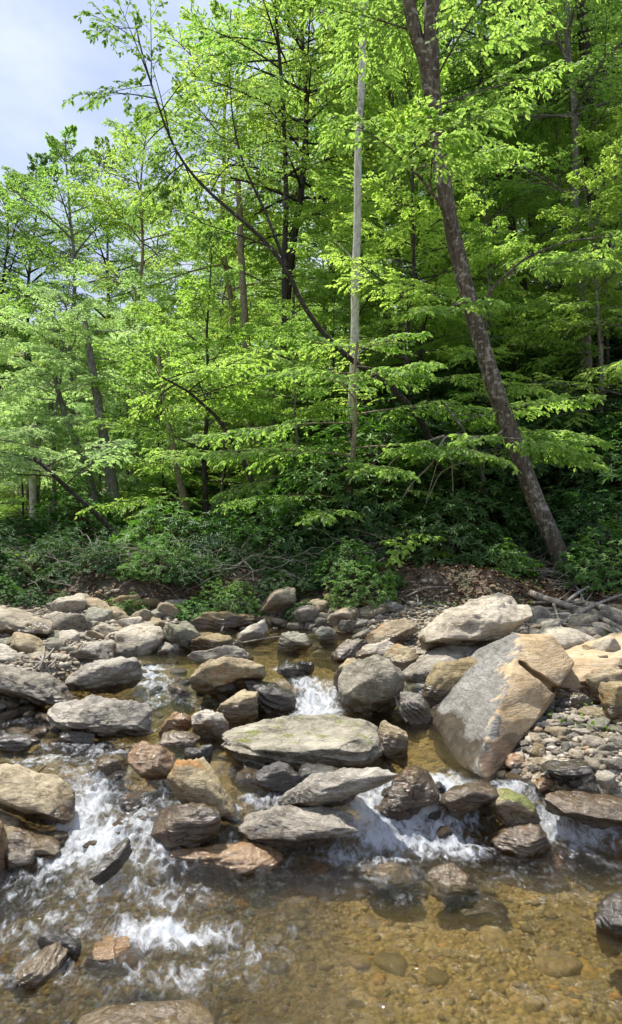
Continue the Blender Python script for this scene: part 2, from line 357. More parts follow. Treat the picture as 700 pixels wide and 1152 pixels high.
# ------------------------------------------------------------------ rocks
_ico = {}
def ico(s):
    if s not in _ico:
        bm = bmesh.new(); bmesh.ops.create_icosphere(bm, subdivisions=s, radius=1)
        _ico[s] = (np.array([q.co[:] for q in bm.verts]), np.array([[q.index for q in f.verts] for f in bm.faces])); bm.free()
    return _ico[s]
def rotm(ax, a):
    return np.array(Matrix.Rotation(a, 3, ax))
def radial(D, nn, hh, p):
    s = np.clip(D @ nn.T / hh, 0, None) ** p
    return s.sum(1) ** (-1 / p)
def rock_shape(seed, sub, ang=12, nplanes=12, over=None):
    ang = ang * 1.7
    r = np.random.default_rng(seed); D, Fc = ico(sub)
    nn = nrmz(r.normal(size=(nplanes, 3))); nn = np.vstack([nn, [[0, 0, 1], [0, 0, -1], [1, .1, 0], [-1, 0, .1], [0, -1, 0], [0, 1, 0]]])
    hh = r.uniform(.5, 1.0, len(nn)); hh[-6:] = r.uniform(.72, .95, 6)
    if over: nn = np.vstack([nn, nrmz(np.array([[.05, -.62, -.78], [-.4, -.55, -.7], [.4, -.55, -.7], [0, -.35, .93]]))]); hh = np.r_[hh, over, over * 1.15, over * 1.15, .8]
    V = D * radial(D, nn, hh, ang)[:, None]
    lo, hi = V.min(0), V.max(0)
    return (V - (lo + hi) / 2) / ((hi - lo) / 2), D, Fc
def roughen(V, D, size, seed, amp=1.0, strata=1.0, tilt=(.12, .1, 1)):
    q = V + seed * 3.17
    s = 1.0 / size
    V = V + D * (fbm(q, 1.8 * s, 3, seed) * .075 * size * amp)[:, None]
    t = nrmz(np.array(tilt, float)); lay = (V @ t) / size * 7 + fbm(q, 1.3 * s, 2, seed + 9) * 1.2
    fr = lay - np.floor(lay); step = np.minimum(fr / .75, (1 - fr) / .25)
    mask = .3 + .7 * ss(noise(q, 1.6 * s, seed + 4), -.1, .25)
    hz = D - (D @ t)[:, None] * t
    V = V + hz * ((step - .5) * .06 * size * strata * mask)[:, None]
    V = V + D * (fbm(q, 8 * s, 4, seed + 20, .6) * .020 * size * amp)[:, None]
    return V
def chip(V, seed, n=26, depth=(.80, .97)):
    r = np.random.default_rng(seed + 5000); lim = np.abs(V).max(0); U = V / lim
    for k in range(n):
        m_ = nrmz(r.normal(size=3)); d = U @ m_; h = d.max() * r.uniform(*depth); ex = np.clip(d - h, 0, None); U = U - ex[:, None] * m_
    return U * lim
ROCKS = []       # footprints for the water: x, y, rx, ry
def level(x, y): return max(gz(x, y), float(wlev(np.array([x]), np.array([y]))[0]))
LIFT = {'long flat grey ledge stone': .10, 'broad tan boulder with rusty': .05, 'angular grey boulder with dark': .0, 'small dark wet stone against': .05, 'huge flat-topped': .05, 'long wedge-shaped grey slab': .03, 'largest pale cream': .06, 'tan split rock': .04, 'flat dark grey slab': .03}
def rock(box, zb, mat, label, seed, roll=0, depth=.8, sink=.25, ang=12, yaw=0, sub=None, wet=.12, strata=1.0, amp=1.0, cat='boulder', group=None, name='boulder', allwet=0.0, foot=True, flat=None, over=None):
    x0, y0, x1, y1 = box
    g = G0((x0 + x1) / 2, y1, zb); dist = math.hypot(g[1], CAM_H - zb)
    wpx, hpx = x1 - x0, y1 - y0
    W = wpx * g[1] / F; DY = depth * W; H = max(.25 * W, .6 * hpx * g[1] / F) if flat is None else flat * W
    if sub is None: sub = 6 if wpx > 120 else 5 if wpx > 38 else 4
    V0, D, Fc = rock_shape(seed, sub, ang, 12, over)
    size = (W * DY * H) ** (1 / 3) * .9
    V0 = chip(V0, seed, 26 if ang > 8 else 12)
    rm = rotm('Y', math.radians(roll)) @ rotm('Z', math.radians(yaw))
    L_ = np.array([W, DY, H]) / 2; cx, cyy = (x0 + x1) / 2, g[1] + DY * .4
    sx, szz = 1.0, 1.0; ox = 0.0
    pos = P(cx, (y0 + y1) / 2, cyy)
    Vr = roughen(V0 * L_, D, size, seed % 97, amp, strata, tilt=rm @ np.array([.1, -.1, 1]))
    Vr = Vr @ rm.T
    lift = next((v_ for k_, v_ in LIFT.items() if label.startswith(k_)), 0) - (.0 if zb > -.03 else -zb)
    for it in range(12):
        lv = level(pos[0], pos[1]) + lift; zb = lv if it == 0 else zb * .4 + lv * .6
        V = Vr * np.array([sx, 1, szz]); hz = (V[:, 2].max() - V[:, 2].min())
        pz = zb - V[:, 2].min() - hz * sink
        Wd = V + np.array([pos[0], pos[1], pz]); vis = Wd[:, 2] > zb - .005
        u, vv = proj(Wd[vis]); ub, ut = u.max(), u.min(); vt, vbm = vv.min(), vv.max()
        sx *= np.clip(wpx / (ub - ut), .7, 1.4); pos[0] += (cx - (ub + ut) / 2) * pos[1] / F
        pos[1] += np.clip((vbm - y1) * pos[1] ** 2 / (F * (CAM_H - zb)), -.3, .3) * .7
        if flat is None: szz *= np.clip((hpx + 2) / max(4, (vbm - vt)), .75, 1.33)
    V = Vr * np.array([sx, 1, szz]); hz = V[:, 2].max() - V[:, 2].min(); pz = zb - V[:, 2].min() - hz * sink
    org = np.array([pos[0], pos[1], zb]); V = V + np.array([0, 0, pz - zb])
    need = zb - gz(pos[0], pos[1]) + .03; have = -V[:, 2].min()
    if need > have and not over: V[:, 2] = np.where(V[:, 2] < 0, V[:, 2] * min(3, need / max(.015, have)), V[:, 2])
    wa = np.maximum(ss(wet + .07 * noise(V, 5, seed % 13) - V[:, 2], -.03, .04), allwet)
    o = link(name, mesh_from(name, V, Fc, R[mat], attrs={'wet': wa}), loc=org)
    tag(o, label, cat, group)
    if foot: ROCKS.append((org[0], org[1], (V[:, 0].max() - V[:, 0].min()) / 2, (V[:, 1].max() - V[:, 1].min()) / 2, box))
    return o
PZ, MZ, UZ = 0.0, .21, .44
# box, base level, material, label, kwargs
BIG = [
 ((470, 668, 600, 735), .66, 'pale', 'largest pale cream boulder behind the tilted slab, flat sunlit top', dict(over=.42, roll=-9, depth=.8, sink=.15, ang=16)),
 ((474, 738, 550, 790), .36, 'tan', 'tan split rock tucked behind the upper left edge of the tilted slab', dict(roll=-20, depth=.5, ang=16, sink=.2)),
 ((380, 738, 456, 802), .26, 'mossy', 'dark grey boulder with yellow moss right of the middle cascade', dict(over=.42, depth=.8, ang=11, sink=.2, wet=.12)),
 ((312, 865, 448, 911), .19, 'grey', 'long wedge-shaped grey slab just below the huge middle boulder', dict(over=.42, roll=-8, depth=.40, ang=10, sink=.12, wet=.05)),
 ((268, 907, 404, 948), .06, 'grey', 'flat pale slab half washed by water below the wedge-shaped slab', dict(roll=3, depth=.5, ang=12, sink=.3, wet=.03)),
 ((188, 853, 271, 924), .12, 'tan', 'rounded speckled egg-shaped boulder left of the huge middle boulder', dict(over=.42, roll=28, depth=.7, ang=6, sink=.15, wet=.04)),
 ((168, 904, 249, 954), .06, 'brown', 'shiny wet brown boulder below the egg-shaped one', dict(depth=.6, ang=7, sink=.15, allwet=.8)),
 ((188, 948, 320, 982), -.04, 'orange', 'flat brown slab with water sheeting over it', dict(depth=.5, ang=9, sink=.4, allwet=.9)),
 ((-60, 858, 85, 928), .10, 'tan', 'big smooth tan boulder at the left edge, upper of the two', dict(over=.42, roll=20, depth=.55, ang=7, sink=.12, wet=.1)),
 ((-60, 906, 68, 964), .03, 'tan', 'long tan boulder at the left edge, lower of the two', dict(over=.42, roll=16, depth=.5, ang=9, sink=.15, wet=.1)),
 ((-30, 922, 11, 985), .0, 'orange', 'yellow brown stone cut by the left edge of the view', dict(depth=.8, ang=8, sink=.2)),
 ((4, 952, 41, 980), .0, 'grey', 'small round cracked grey stone below the two tan left boulders', dict(depth=.8, ang=6, sink=.2, allwet=.5)),
 ((52, 783, 173, 830), .255, 'grey', 'flat dark-fronted slab sitting alone in the left channel', dict(over=.42, roll=3, depth=.5, ang=13, sink=.1, wet=.07, strata=1.4)),
 ((-50, 746, 89, 796), .36, 'grey', 'long grey slab sloping down to the water at the left edge', dict(over=.42, roll=17, depth=.5, ang=13, sink=.15, strata=1.4)),
 ((70, 740, 162, 781), .36, 'grey', 'angular grey boulder with dark undercut front in the left bank', dict(over=.42, roll=-6, depth=.6, ang=15, sink=.08, wet=.08, strata=1.4)),
 ((-40, 681, 60, 717), .62, 'pale', 'large pale rounded boulder at the far left below the bank', dict(over=.42, roll=6, depth=.7, ang=9, sink=.15)),
 ((78, 721, 131, 746), .45, 'grey', 'low grey boulder behind the undercut one', dict(ang=8)),
 ((122, 707, 169, 727), .48, 'brown', 'brown angular stone on the far left cobbles', dict(ang=14)),
 ((182, 700, 233, 731), .45, 'green', 'smooth green-grey boulder on the far waterline', dict(ang=7, roll=6)),
 ((213, 713, 274, 734), .45, 'tan', 'low tan boulder right of the smooth green-grey one', dict(ang=7)),
 ((265, 698, 302, 724), .50, 'pale', 'pale pointed stone on the far shore', dict(ang=16, roll=-18)),
 ((211, 728, 286, 757), .43, 'grey', 'long flat grey ledge stone on top of the mid-stream pile', dict(ang=12, depth=.5, sink=.1)),
 ((213, 740, 300, 782), .41, 'tan', 'broad tan boulder with rusty corner left of the middle cascade', dict(over=.42, ang=10, depth=.6, sink=.15, roll=-6)),
 ((239, 763, 271, 783), .33, 'dark', 'small dark wet stone against the broad rusty boulder', dict(ang=8, allwet=.8)),
 ((242, 777, 291, 812), .28, 'tan', 'tan stone with dark wet left half below the broad rusty boulder', dict(ang=8, wet=.09, roll=-8)),
 ((274, 764, 334, 802), .29, 'dark', 'black wet ledge at the left of the middle cascade', dict(ang=12, allwet=.9, roll=12, strata=1.8)),
 ((215, 800, 258, 832), .27, 'pale', 'small pale wedge stone at the upper left of the huge middle boulder', dict(ang=14, roll=14)),
 ((143, 835, 206, 876), .18, 'orange', 'wet rusty orange stone left of the egg-shaped boulder', dict(ang=10, allwet=.7, roll=12)),
 ((179, 823, 226, 840), .25, 'pale', 'low flat pale stone between the wedge stone and the rusty stone', dict(ang=8)),
 ((178, 802, 218, 826), .26, 'orange', 'orange brown wet stone just left of the pale wedge stone', dict(ang=9, allwet=.6)),
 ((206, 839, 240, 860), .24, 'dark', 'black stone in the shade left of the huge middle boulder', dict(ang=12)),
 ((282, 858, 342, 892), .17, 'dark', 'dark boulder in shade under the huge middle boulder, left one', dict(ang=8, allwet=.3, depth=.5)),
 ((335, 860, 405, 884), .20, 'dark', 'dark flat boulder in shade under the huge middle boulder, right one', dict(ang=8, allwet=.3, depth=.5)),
 ((420, 812, 460, 852), .25, 'tan', 'tan block at the right end of the huge middle boulder', dict(ang=16, sink=.15)),
 ((446, 780, 486, 814), .30, 'grey', 'layered grey stone at the foot of the sloping grey boulder', dict(ang=12, roll=12, strata=2)),
 ((404, 783, 425, 803), .28, 'pale', 'small upright pale stone in front of the dark mossy boulder', dict(ang=9)),
 ((436, 863, 495, 914), .10, 'brown', 'purple brown wet rock with water falling over it', dict(ang=8, allwet=1, sink=.2)),
 ((494, 880, 562, 920), .07, 'brown', 'shiny red-brown wet stone at the foot of the tilted slab', dict(ang=7, allwet=1, sink=.15, roll=-8)),
 ((546, 888, 609, 934), .06, 'moss2', 'stone with bright green moss right of the red-brown one', dict(ang=8, sink=.15, roll=12)),
 ((552, 924, 620, 964), .0, 'brown', 'wet rounded olive brown stone below the mossy one', dict(ang=7, allwet=.9, sink=.2)),
 ((608, 846, 667, 876), .32, 'dark', 'flat dark grey slab lying on the right gravel bank', dict(ang=14, flat=.34, roll=4)),
 ((566, 849, 595, 868), .27, 'orange', 'small bright orange stone beside the tilted slab', dict(ang=10)),
 ((600, 876, 624, 891), .23, 'orange', 'small orange brown stone below the flat dark grey slab', dict(ang=10)),
 ((634, 872, 656, 886), .25, 'dark', 'small dark round stone under the flat dark grey slab', dict(ang=8)),
 ((612, 882, 745, 930), .17, 'brown', 'low wide brown ledge washed by water at the right edge', dict(ang=9, allwet=.75, roll=5, flat=.22, depth=.6)),
 ((673, 768, 722, 814), .47, 'tan', 'rounded tan boulder at the right edge of the gravel', dict(ang=6)),
 ((652, 752, 706, 792), .52, 'brown', 'rough brown stone under the overhanging right slab', dict(ang=12)),
 ((640, 780, 668, 800), .42, 'green', 'pale green-grey stone on gravel below the right slab', dict(ang=12)),
 ((668, 1003, 750, 1064), -.02, 'dark', 'black wet layered rock at the lower right edge', dict(ang=12, allwet=1, strata=2)),
 ((42, 1046, 92, 1078), -.02, 'dark', 'purple black wet stone breaking the surface at lower left', dict(ang=9, allwet=1, depth=.4, roll=14)),
 ((2, 1058, 78, 1118), -.035, 'pale', 'pale stone under fast water at the lower left', dict(ang=8, allwet=.5, roll=-20)),
 ((94, 1044, 178, 1092), -.04, 'orange', 'rusty orange stone under fast water at lower left', dict(ang=8, allwet=1)),
 ((84, 1126, 244, 1215), -.02, 'tan', 'broad brown stone at the very bottom of the view', dict(ang=5, wet=.12, depth=.8)),
 ((599, 960, 637, 988), -.10, 'orange', 'orange cobble shining under water near the right cascade', dict(ang=8, allwet=1)),
 ((505, 1000, 572, 1040), -.13, 'brown', 'sunken olive brown stone in the clear pool', dict(ang=7, allwet=1)),
 ((405, 968, 470, 1000), -.05, 'brown', 'dark brown stone at the lower rim of the white water', dict(ang=9, allwet=1)),
 ((478, 972, 540, 1012), -.05, 'brown', 'rounded wet stone between white water and clear pool', dict(ang=7, allwet=1)),
 ((312, 712, 352, 733), .47, 'green', 'rounded grey-green stone on the far shore left of the bank roots', dict(ang=7)),
 ((311, 744, 345, 761), .43, 'dark', 'dark wet stone in the upper lip of the middle cascade', dict(ang=10, allwet=1)),
 ((333, 745, 354, 758), .43, 'dark', 'smaller dark wet stone in the upper lip of the middle cascade', dict(ang=10, allwet=1)),
 ((409, 698, 474, 730), .55, 'brown', 'mossy brown boulder left of the largest pale boulder', dict(ang=8, roll=-10)),
 ((372, 720, 415, 744), .47, 'grey', 'grey layered stone on the far right shore of the upper pool', dict(ang=12, roll=-12)),
 ((355, 706, 381, 724), .52, 'green', 'small green-grey block at the foot of the root bank', dict(ang=14)),
 ((208, 689, 302, 708), .58, 'tan', 'long tan ledge under the far earth bank', dict(ang=12, depth=.35)),
 ((-20, 826, 46, 846), .24, 'dark', 'dark stone awash near the left edge of the channel', dict(ang=10, allwet=1, depth=.5)),
 ((66, 820, 108, 838), .245, 'dark', 'dark stone awash under the flat dark-fronted slab', dict(ang=10, allwet=1, depth=.5)),
 ((400, 722, 452, 748), .48, 'pale', 'flaky pale rubble slab on the right shore of the upper pool', dict(ang=14, depth=.6, roll=-6)),
 ((430, 726, 470, 756), .47, 'tan', 'tan flaky stone against the sloping grey boulder', dict(ang=15)),
 ((375, 742, 412, 770), .38, 'tan', 'brown stone behind the dark mossy boulder', dict(ang=12)),
 ((104, 850, 145, 884), -.07, 'brown', 'brown stone drowned in the left rapids', dict(ang=8, allwet=1)),
]
seed = 11
for box, zb, mat, lab, kw in BIG:
    seed += 7
    rock(box, zb, mat, lab, seed, group='boulders and stones of the stream', **kw)
# fin of dark slate standing in the white water
def hull_rock(name, pts, mat, label, sub=6, p=40, seed=5, wetz=.1, rough=.5, strata=.5, attr=None, zb=None, carve=None, cat='boulder', allwet=0, chips=22):
    bm = bmesh.new()
    for q in pts: bm.verts.new(q)
    r = bmesh.ops.convex_hull(bm, input=bm.verts[:])
    bm.verts.ensure_lookup_table(); bm.normal_update()
    c = np.mean([q for q in pts], axis=0)
    nn, hh = [], []
    for f in bm.faces:
        n = np.array(f.normal); h = (np.array(f.verts[0].co) - c) @ n
        if h < 0: n, h = -n, -h
        if not any(np.dot(n, a) > .995 for a in nn): nn.append(n); hh.append(max(h, .01))
    bm.free(); nn = np.array(nn); hh = np.array(hh)
    D, Fc = ico(sub)
    ext = np.ptp(np.array(pts), axis=0); Q, _ = np.linalg.qr(np.eye(3)); De = nrmz(D * ext)
    rr = radial(De, nn, hh, p); V = De * rr[:, None]
    size = float(np.prod(ext) ** (1 / 3)); V = chip(V, seed, chips, (.90, .985)) if chips else V
    V = roughen(V, De, size, seed, rough, strata)
    zz = (pts[:, 2].min() if zb is None else zb); org = np.array([c[0], c[1], zz]); V = V + c - org
    Wd = V + org
    if carve is not None: V = carve(V, Wd, De)
    at = {'wet': np.maximum(ss(wetz - V[:, 2] + .05 * noise(V, 5), -.03, .06), allwet)}
    if attr is not None: at['band'] = attr(Wd)
    o = link(name, mesh_from(name, V, Fc, R[mat], attrs=at), loc=org); tag(o, label, cat, 'boulders and stones of the stream')
    ROCKS.append((org[0], org[1], ext[0] / 2, ext[1] / 2, None))
    return o
front = [(481, 804, 5.2), (500, 768, 5.45), (540, 731, 5.55), (580, 712, 5.3), (622, 714, 5.3), (649, 744, 5.2), (624, 780, 4.95), (549, 884, 4.02), (532, 868, 4.05), (484, 822, 5.0), (564, 790, 4.42), (586, 722, 5.08)]
fp = [P(*q) for q in front]
pts = np.array(fp + [q + np.array([.08, .55, -.22]) for q in fp[:7]] + [P(545, 900, 4.25), P(490, 850, 4.7)])
Cc, Gg = P(588, 712, 5.4), P(534, 872, 4.1)
def band(Wd):
    u, vv = proj(Wd)
    n = Gg - Cc; side = (u - (588 + (534 - 588) * np.clip((vv - 712) / (872 - 712), 0, 1)))
    return .5 + side / 45 + .30 * fbm(Wd * np.array([1, 1, .6]), 4.0, 4, 3, .65)
crA, crB = P(584, 745, 5.2), P(630, 780, 4.92)
def carve(V, Wd, De):
    u_, v_ = proj(Wd); fr_ = De[:, 1] < .15; ii = np.where(fr_)[0]
    crA = Wd[ii[np.argmin((u_[ii] - 586) ** 2 + (v_[ii] - 746) ** 2)]]; crB = Wd[ii[np.argmin((u_[ii] - 627) ** 2 + (v_[ii] - 777) ** 2)]]
    d = crB - crA; d = d * np.array([1, 0, 1]); t = np.clip(((Wd - crA) @ d) / (d @ d), 0, 1); q = crA + t[:, None] * d
    dist = np.linalg.norm((Wd - q)[:, [0, 2]], axis=1) + .012 * noise(Wd, 14)
    g = ss(dist, .016 + .022 * t, .006 + .012 * t) * fr_
    V = V.copy(); V[:, 1] += g * .11; V[:, 2] -= g * .01; return V
hull_rock('slab_boulder', pts, 'slab', 'big tilted triangular slab, grey on the left and orange tan on the right', sub=7, p=140, seed=8, wetz=.16, rough=.2, strata=.3, attr=band, zb=.2, carve=carve, chips=0)
fp2 = [P(585, 742, 5.6), P(640, 728, 5.9), P(700, 708, 6.0), P(760, 700, 6.0), P(760, 742, 5.5), P(700, 745, 5.25), P(640, 778, 5.15), P(610, 775, 5.3)]
pts2 = np.array(fp2 + [q + np.array([0, .45, -.34]) for q in fp2])
hull_rock('slab_boulder', pts2, 'orange' if False else 'slab', 'long orange tan slab jutting in from the right edge above the gravel', sub=6, seed=12, wetz=-1, rough=.35, strata=.7, attr=lambda W_: np.full(len(W_), 1.0), zb=.45)
lf_ = [(235, 846, 4.42), (262, 868, 4.25), (330, 874, 4.2), (415, 868, 4.25), (437, 852, 4.4), (233, 830, 4.45), (262, 843, 4.17), (330, 846, 4.08), (400, 840, 4.1), (440, 834, 4.4), (246, 820, 4.62), (300, 808, 4.8), (350, 803, 4.88), (410, 803, 4.86), (434, 815, 4.75)]
lfp = [P(*q) for q in lf_]; lfp = np.array(lfp + [q + np.array([0, .12, -.26]) for q in lfp[10:]])
hull_rock('boulder', lfp, 'mossy', 'huge loaf-shaped grey boulder with flat top and dark underside in the middle of the stream', sub=7, p=13, seed=31, wetz=.06, rough=.9, strata=.9, chips=8)
gb = [(454, 756, 5.75), (460, 790, 5.5), (476, 752, 5.5), (484, 794, 5.4), (496, 722, 5.95), (528, 708, 6.1), (547, 714, 6.1), (552, 738, 5.85), (545, 770, 5.5), (516, 735, 5.6)]
gbp = [P(*q) for q in gb]; gbp = np.array(gbp + [q + np.array([.05, .5, -.1]) for q in gbp])
hull_rock('boulder', gbp, 'grey', 'sloping grey boulder with a dark lower left face, left of the tilted slab', sub=6, seed=21, wetz=-1, rough=.6, strata=.9, zb=.3, chips=10)
fin = np.array([P(99, 993, 2.99), P(147, 943, 3.2), P(143, 941, 3.22), P(118, 960, 3.12), P(129, 957, 3.15), P(112, 983, 3.02), P(133, 965, 3.1)])
fin = np.vstack([fin, (fin - fin.mean(0)) * .8 + fin.mean(0) + np.array([.01, .05, -.07])])
hull_rock('slate_fin', fin, 'dark', 'thin dark slate blade sticking up from the left white water', sub=5, seed=3, allwet=.8, rough=.9, chips=6)

# many smaller stones: scattered in regions of the shore
KINDS = ['pale', 'grey', 'tan', 'green', 'brown', 'grey', 'tan', 'pale']
heroes = [r[4] for r in ROCKS if r[4]]
placed = []
small = {}
def small_proto(kind, k, wet=0):
    key = (kind, k, wet)
    if key not in small:
        V0, D, Fc = rock_shape(900 + 31 * k + len(kind), 4, [9, 14, 7, 18][k % 4]); V0 = chip(V0, 40 + k, 14); L_ = np.array([.5, [.36, .3, .42, .33][k % 4], [.24, .17, .30, .2][k % 4]])
        V = roughen(V0 * L_, D, .6, k + 3, 1.2, 1.2)
        small[key] = mesh_from('cobble', V, Fc, R[kind], attrs={'wet': np.full(len(V), float(wet))})
    return small[key]
def hit(px, py):
    for Yk in np.arange(3.2, 10.5, .07):
        p = P(px, py, Yk)
        if p[2] < gz(p[0], p[1]): return p
    return P(px, py, 11)
def scatter(region, n, size, label, group, kinds=KINDS, wetmin=False, seed=0, far_bias=0, z=.45):
    r = np.random.default_rng(seed); x0, y0, x1, y1 = region; c = 0; t = 0
    while c < n and t < n * 30:
        t += 1
        px, py = r.uniform(x0, x1), r.uniform(y0, y1)
        g = hit(px, py)
        if abs(proj(np.array([g[0], g[1], gz(g[0], g[1])]))[1] - py) > 5 or g[1] > 10: continue
        s = r.uniform(*size) * (1 + .5 * (r.random() > .85)); rp = s * F / g[1] / 2
        if any(b[0] - rp * .1 < px < b[2] + rp * .1 and b[1] - rp * .1 < py < b[3] - 2 for b in heroes): continue
        if any(math.hypot((px - a), (py - b) * 2) < (rp + q) * .55 for a, b, q in placed): continue
        placed.append((px, py, rp)); kd = kinds[r.integers(len(kinds))]
        o = link('cobble', small_proto(kd, int(r.integers(4)), 1 if wetmin else 0))
        o.location = (g[0], g[1], max(gz(g[0], g[1]) + s * .04, float(wlev(np.array([g[0]]), np.array([g[1]]))[0]) - s * .05) if wetmin else gz(g[0], g[1]) + s * .08); o.scale = (s, s * r.uniform(.8, 1.2), s * r.uniform(.8, 1.3))
        o.rotation_euler = (r.uniform(-.25, .25), r.uniform(-.25, .25), r.uniform(0, 6.28))
        tag(o, label, 'stone', group); c += 1
scatter((0, 684, 200, 742), 150, (.22, .55), 'one of the many loose stones on the far left cobble bank', 'cobbles of the far left bank', seed=1)
scatter((0, 722, 100, 752), 34, (.15, .30), 'one of the loose stones between the pale left boulder and the long grey slab', 'cobbles by the left slab', seed=2)
scatter((0, 775, 40, 800), 9, (.14, .22), 'pale cobble heaped beside the lower end of the long grey left slab', 'cobbles below the left slab', kinds=['pale', 'tan', 'grey'], seed=3)
scatter((180, 682, 450, 724), 120, (.2, .55), 'one of the loose stones on the far shore behind the upper pool', 'stones of the far shore', seed=4)
scatter((350, 712, 470, 752), 46, (.14, .42), 'flaky stone on the right shore between upper pool and sloping grey boulder', 'flaky stones by the sloping boulder', kinds=['pale', 'grey', 'tan'], seed=5)
scatter((598, 790, 700, 885), 60, (.05, .16), 'small stone on the right gravel bank', 'stones of the right gravel bank', kinds=['grey', 'pale', 'dark', 'tan', 'green'], seed=6)
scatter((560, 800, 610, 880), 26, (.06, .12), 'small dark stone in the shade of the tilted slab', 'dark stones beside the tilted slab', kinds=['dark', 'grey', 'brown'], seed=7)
scatter((600, 690, 700, 740), 26, (.15, .4), 'stone lying among the driftwood behind the long orange slab', 'stones among the driftwood', seed=9)
scatter((250, 782, 335, 806), 12, (.08, .16), 'small wet stone in the pile left of the middle cascade', 'wet stones by the middle cascade', kinds=['dark', 'brown', 'grey'], seed=8)

WK = ['dark', 'brown', 'grey', 'brown', 'tan']
scatter((150, 745, 232, 805), 12, (.10, .20), 'wet stone', 'wet stones', kinds=WK, wetmin=True, seed=31)
scatter((0, 798, 215, 852), 20, (.10, .22), 'wet stone', 'wet stones', kinds=WK, wetmin=True, seed=32)
scatter((225, 872, 330, 915), 8, (.08, .16), 'wet stone', 'wet stones', kinds=WK, wetmin=True, seed=33)
scatter((440, 905, 640, 968), 9, (.08, .16), 'wet stone', 'wet stones', kinds=WK, wetmin=True, seed=34)
scatter((0, 880, 190, 1010), 9, (.08, .17), 'wet stone', 'wet stones', kinds=WK, wetmin=True, seed=35)
scatter((560, 815, 640, 885), 14, (.06, .13), 'wet stone', 'wet stones', kinds=WK, wetmin=True, seed=36)
# gravel, one stuff mesh; riverbed pebbles, another
def pebbles(name, mat, n, xr_, yr_, size, cond, seed, lift=.3, sub=1):
    r = np.random.default_rng(seed); x = r.uniform(*xr_, n); y = r.uniform(*yr_, n); k = cond(x, y, r.random(n)); x, y = x[k], y[k]; n = len(x)
    z = ground(x, y); D, Fc = ico(sub); s = r.uniform(size[0], size[1], n) ** 1 * r.choice([.6, 1, 1, 1.6], n)
    sc_ = np.stack([s, s * r.uniform(.55, .9, n), s * r.uniform(.25, .55, n)], -1) / 2
    jit = 1 + (.22 if sub < 3 else .015) * r.normal(size=(n, len(D))) + (0 if sub < 3 else .25) * noise(D[None] * 1.3 + r.uniform(0, 99, (n, 1, 3)), 1); V = D[None] * jit[:, :, None] * sc_[:, None, :]
    a = r.uniform(0, 6.28, n); c, s_ = np.cos(a), np.sin(a); tx = r.normal(0, .2, n)
    V = np.stack([V[..., 0] * c[:, None] - V[..., 1] * s_[:, None], V[..., 0] * s_[:, None] + V[..., 1] * c[:, None], V[..., 2] + tx[:, None] * V[..., 0]], -1)
    V = V + np.stack([x, y, z + sc_[:, 2] * lift * 2], -1)[:, None]
    Fa = (Fc[None] + (np.arange(n) * len(D))[:, None, None]).reshape(-1, 3)
    return link(name, mesh_from(name, V.reshape(-1, 3), Fa, mat, smooth=False))
def pebble_mat(name, stops, rough):
    m, nt = newmat(name); Lk = nt.links.new; g = nt.nodes.new('ShaderNodeNewGeometry')
    tc = nt.nodes.new('ShaderNodeTexCoord')
    r = ramp(nt, stops); Lk(g.outputs['Random Per Island'], r.inputs[0])
    nn_ = noise_n(nt, tc.outputs['Object'], 45, 5, .65)
    c = mix_n(nt, mrange(nt, nn_, .4, .65, 0, .6), r.outputs[0], (.10, .085, .06))
    bs = nt.nodes.new('ShaderNodeBsdfPrincipled'); Lk(c, bs.inputs['Base Color']); bs.inputs['Roughness'].default_value = rough
    Lk(bump_n(nt, nn_, .5, .01), bs.inputs['Normal'])
    o = nt.nodes.new('ShaderNodeOutputMaterial'); Lk(bs.outputs[0], o.inputs[0]); return m
GM = pebble_mat('gravel_stone', [(0, (.09, .08, .065)), (.25, (.22, .185, .135)), (.5, (.36, .30, .21)), (.75, (.46, .41, .32)), (.9, (.30, .18, .09)), (1, (.55, .50, .41))], .8)
BMt = pebble_mat('amber_riverbed_stone', [(0, (.12, .09, .035)), (.35, (.26, .19, .08)), (.6, (.38, .28, .12)), (.8, (.46, .37, .19)), (.88, (.55, .27, .05)), (.95, (.5, .36, .1)), (1, (.6, .54, .36))], .7)
dry = lambda x, y, r: (ground(x, y) > wlev(x, y) + .005)
g1 = pebbles('gravel', GM, 30000, (-5, 5), (3.8, 9.5), (.03, .075), lambda x, y, r: dry(x, y, r) & (y + yb(x) < 8.8), 41)
tag(g1, 'loose grey and tan gravel covering both shores between the boulders', 'gravel', kind='stuff')
g2 = pebbles('riverbed_pebbles', BMt, 24000, (-2.8, 3.4), (1.6, 8.6), (.018, .055), lambda x, y, r: (~dry(x, y, r)) & ((y < 4.2) | (r < .4)), 42, lift=-.2)
tag(g2, 'amber and brown pebbles lying on the stream bed under clear water', 'pebbles', kind='stuff')
g3 = pebbles('riverbed_cobbles', BMt, 260, (-2.6, 3.2), (1.6, 5), (.07, .16), lambda x, y, r: ~dry(x, y, r), 43, lift=-.25, sub=3)
tag(g3, 'larger amber cobbles half buried in the stream bed under water', 'cobbles', kind='stuff')

# ------------------------------------------------------------------ water
wx = axis([(-4.5, -2.4, .03), (-2.4, 2.3, .0115), (2.3, 4.5, .03)]); wy = axis([(-1.5, 1.5, .05), (1.5, 4.6, .0115), (4.6, 7, .02), (7, 9.4, .05)])
X, Y = np.meshgrid(wx, wy); q = p2(X, Y); base = wlev(X, Y)
gy = (wlev(X, Y + .04) - wlev(X, Y - .04)) / .08
u, vv = proj(np.stack([X, Y, base], -1))
def blob(cx, cy_, rx, ry, a=0):
    du, dv = u - cx, vv - cy_; ca, sa = math.cos(math.radians(a)), math.sin(math.radians(a))
    return np.exp(-(((du * ca + dv * sa) / rx) ** 2 + ((-du * sa + dv * ca) / ry) ** 2))
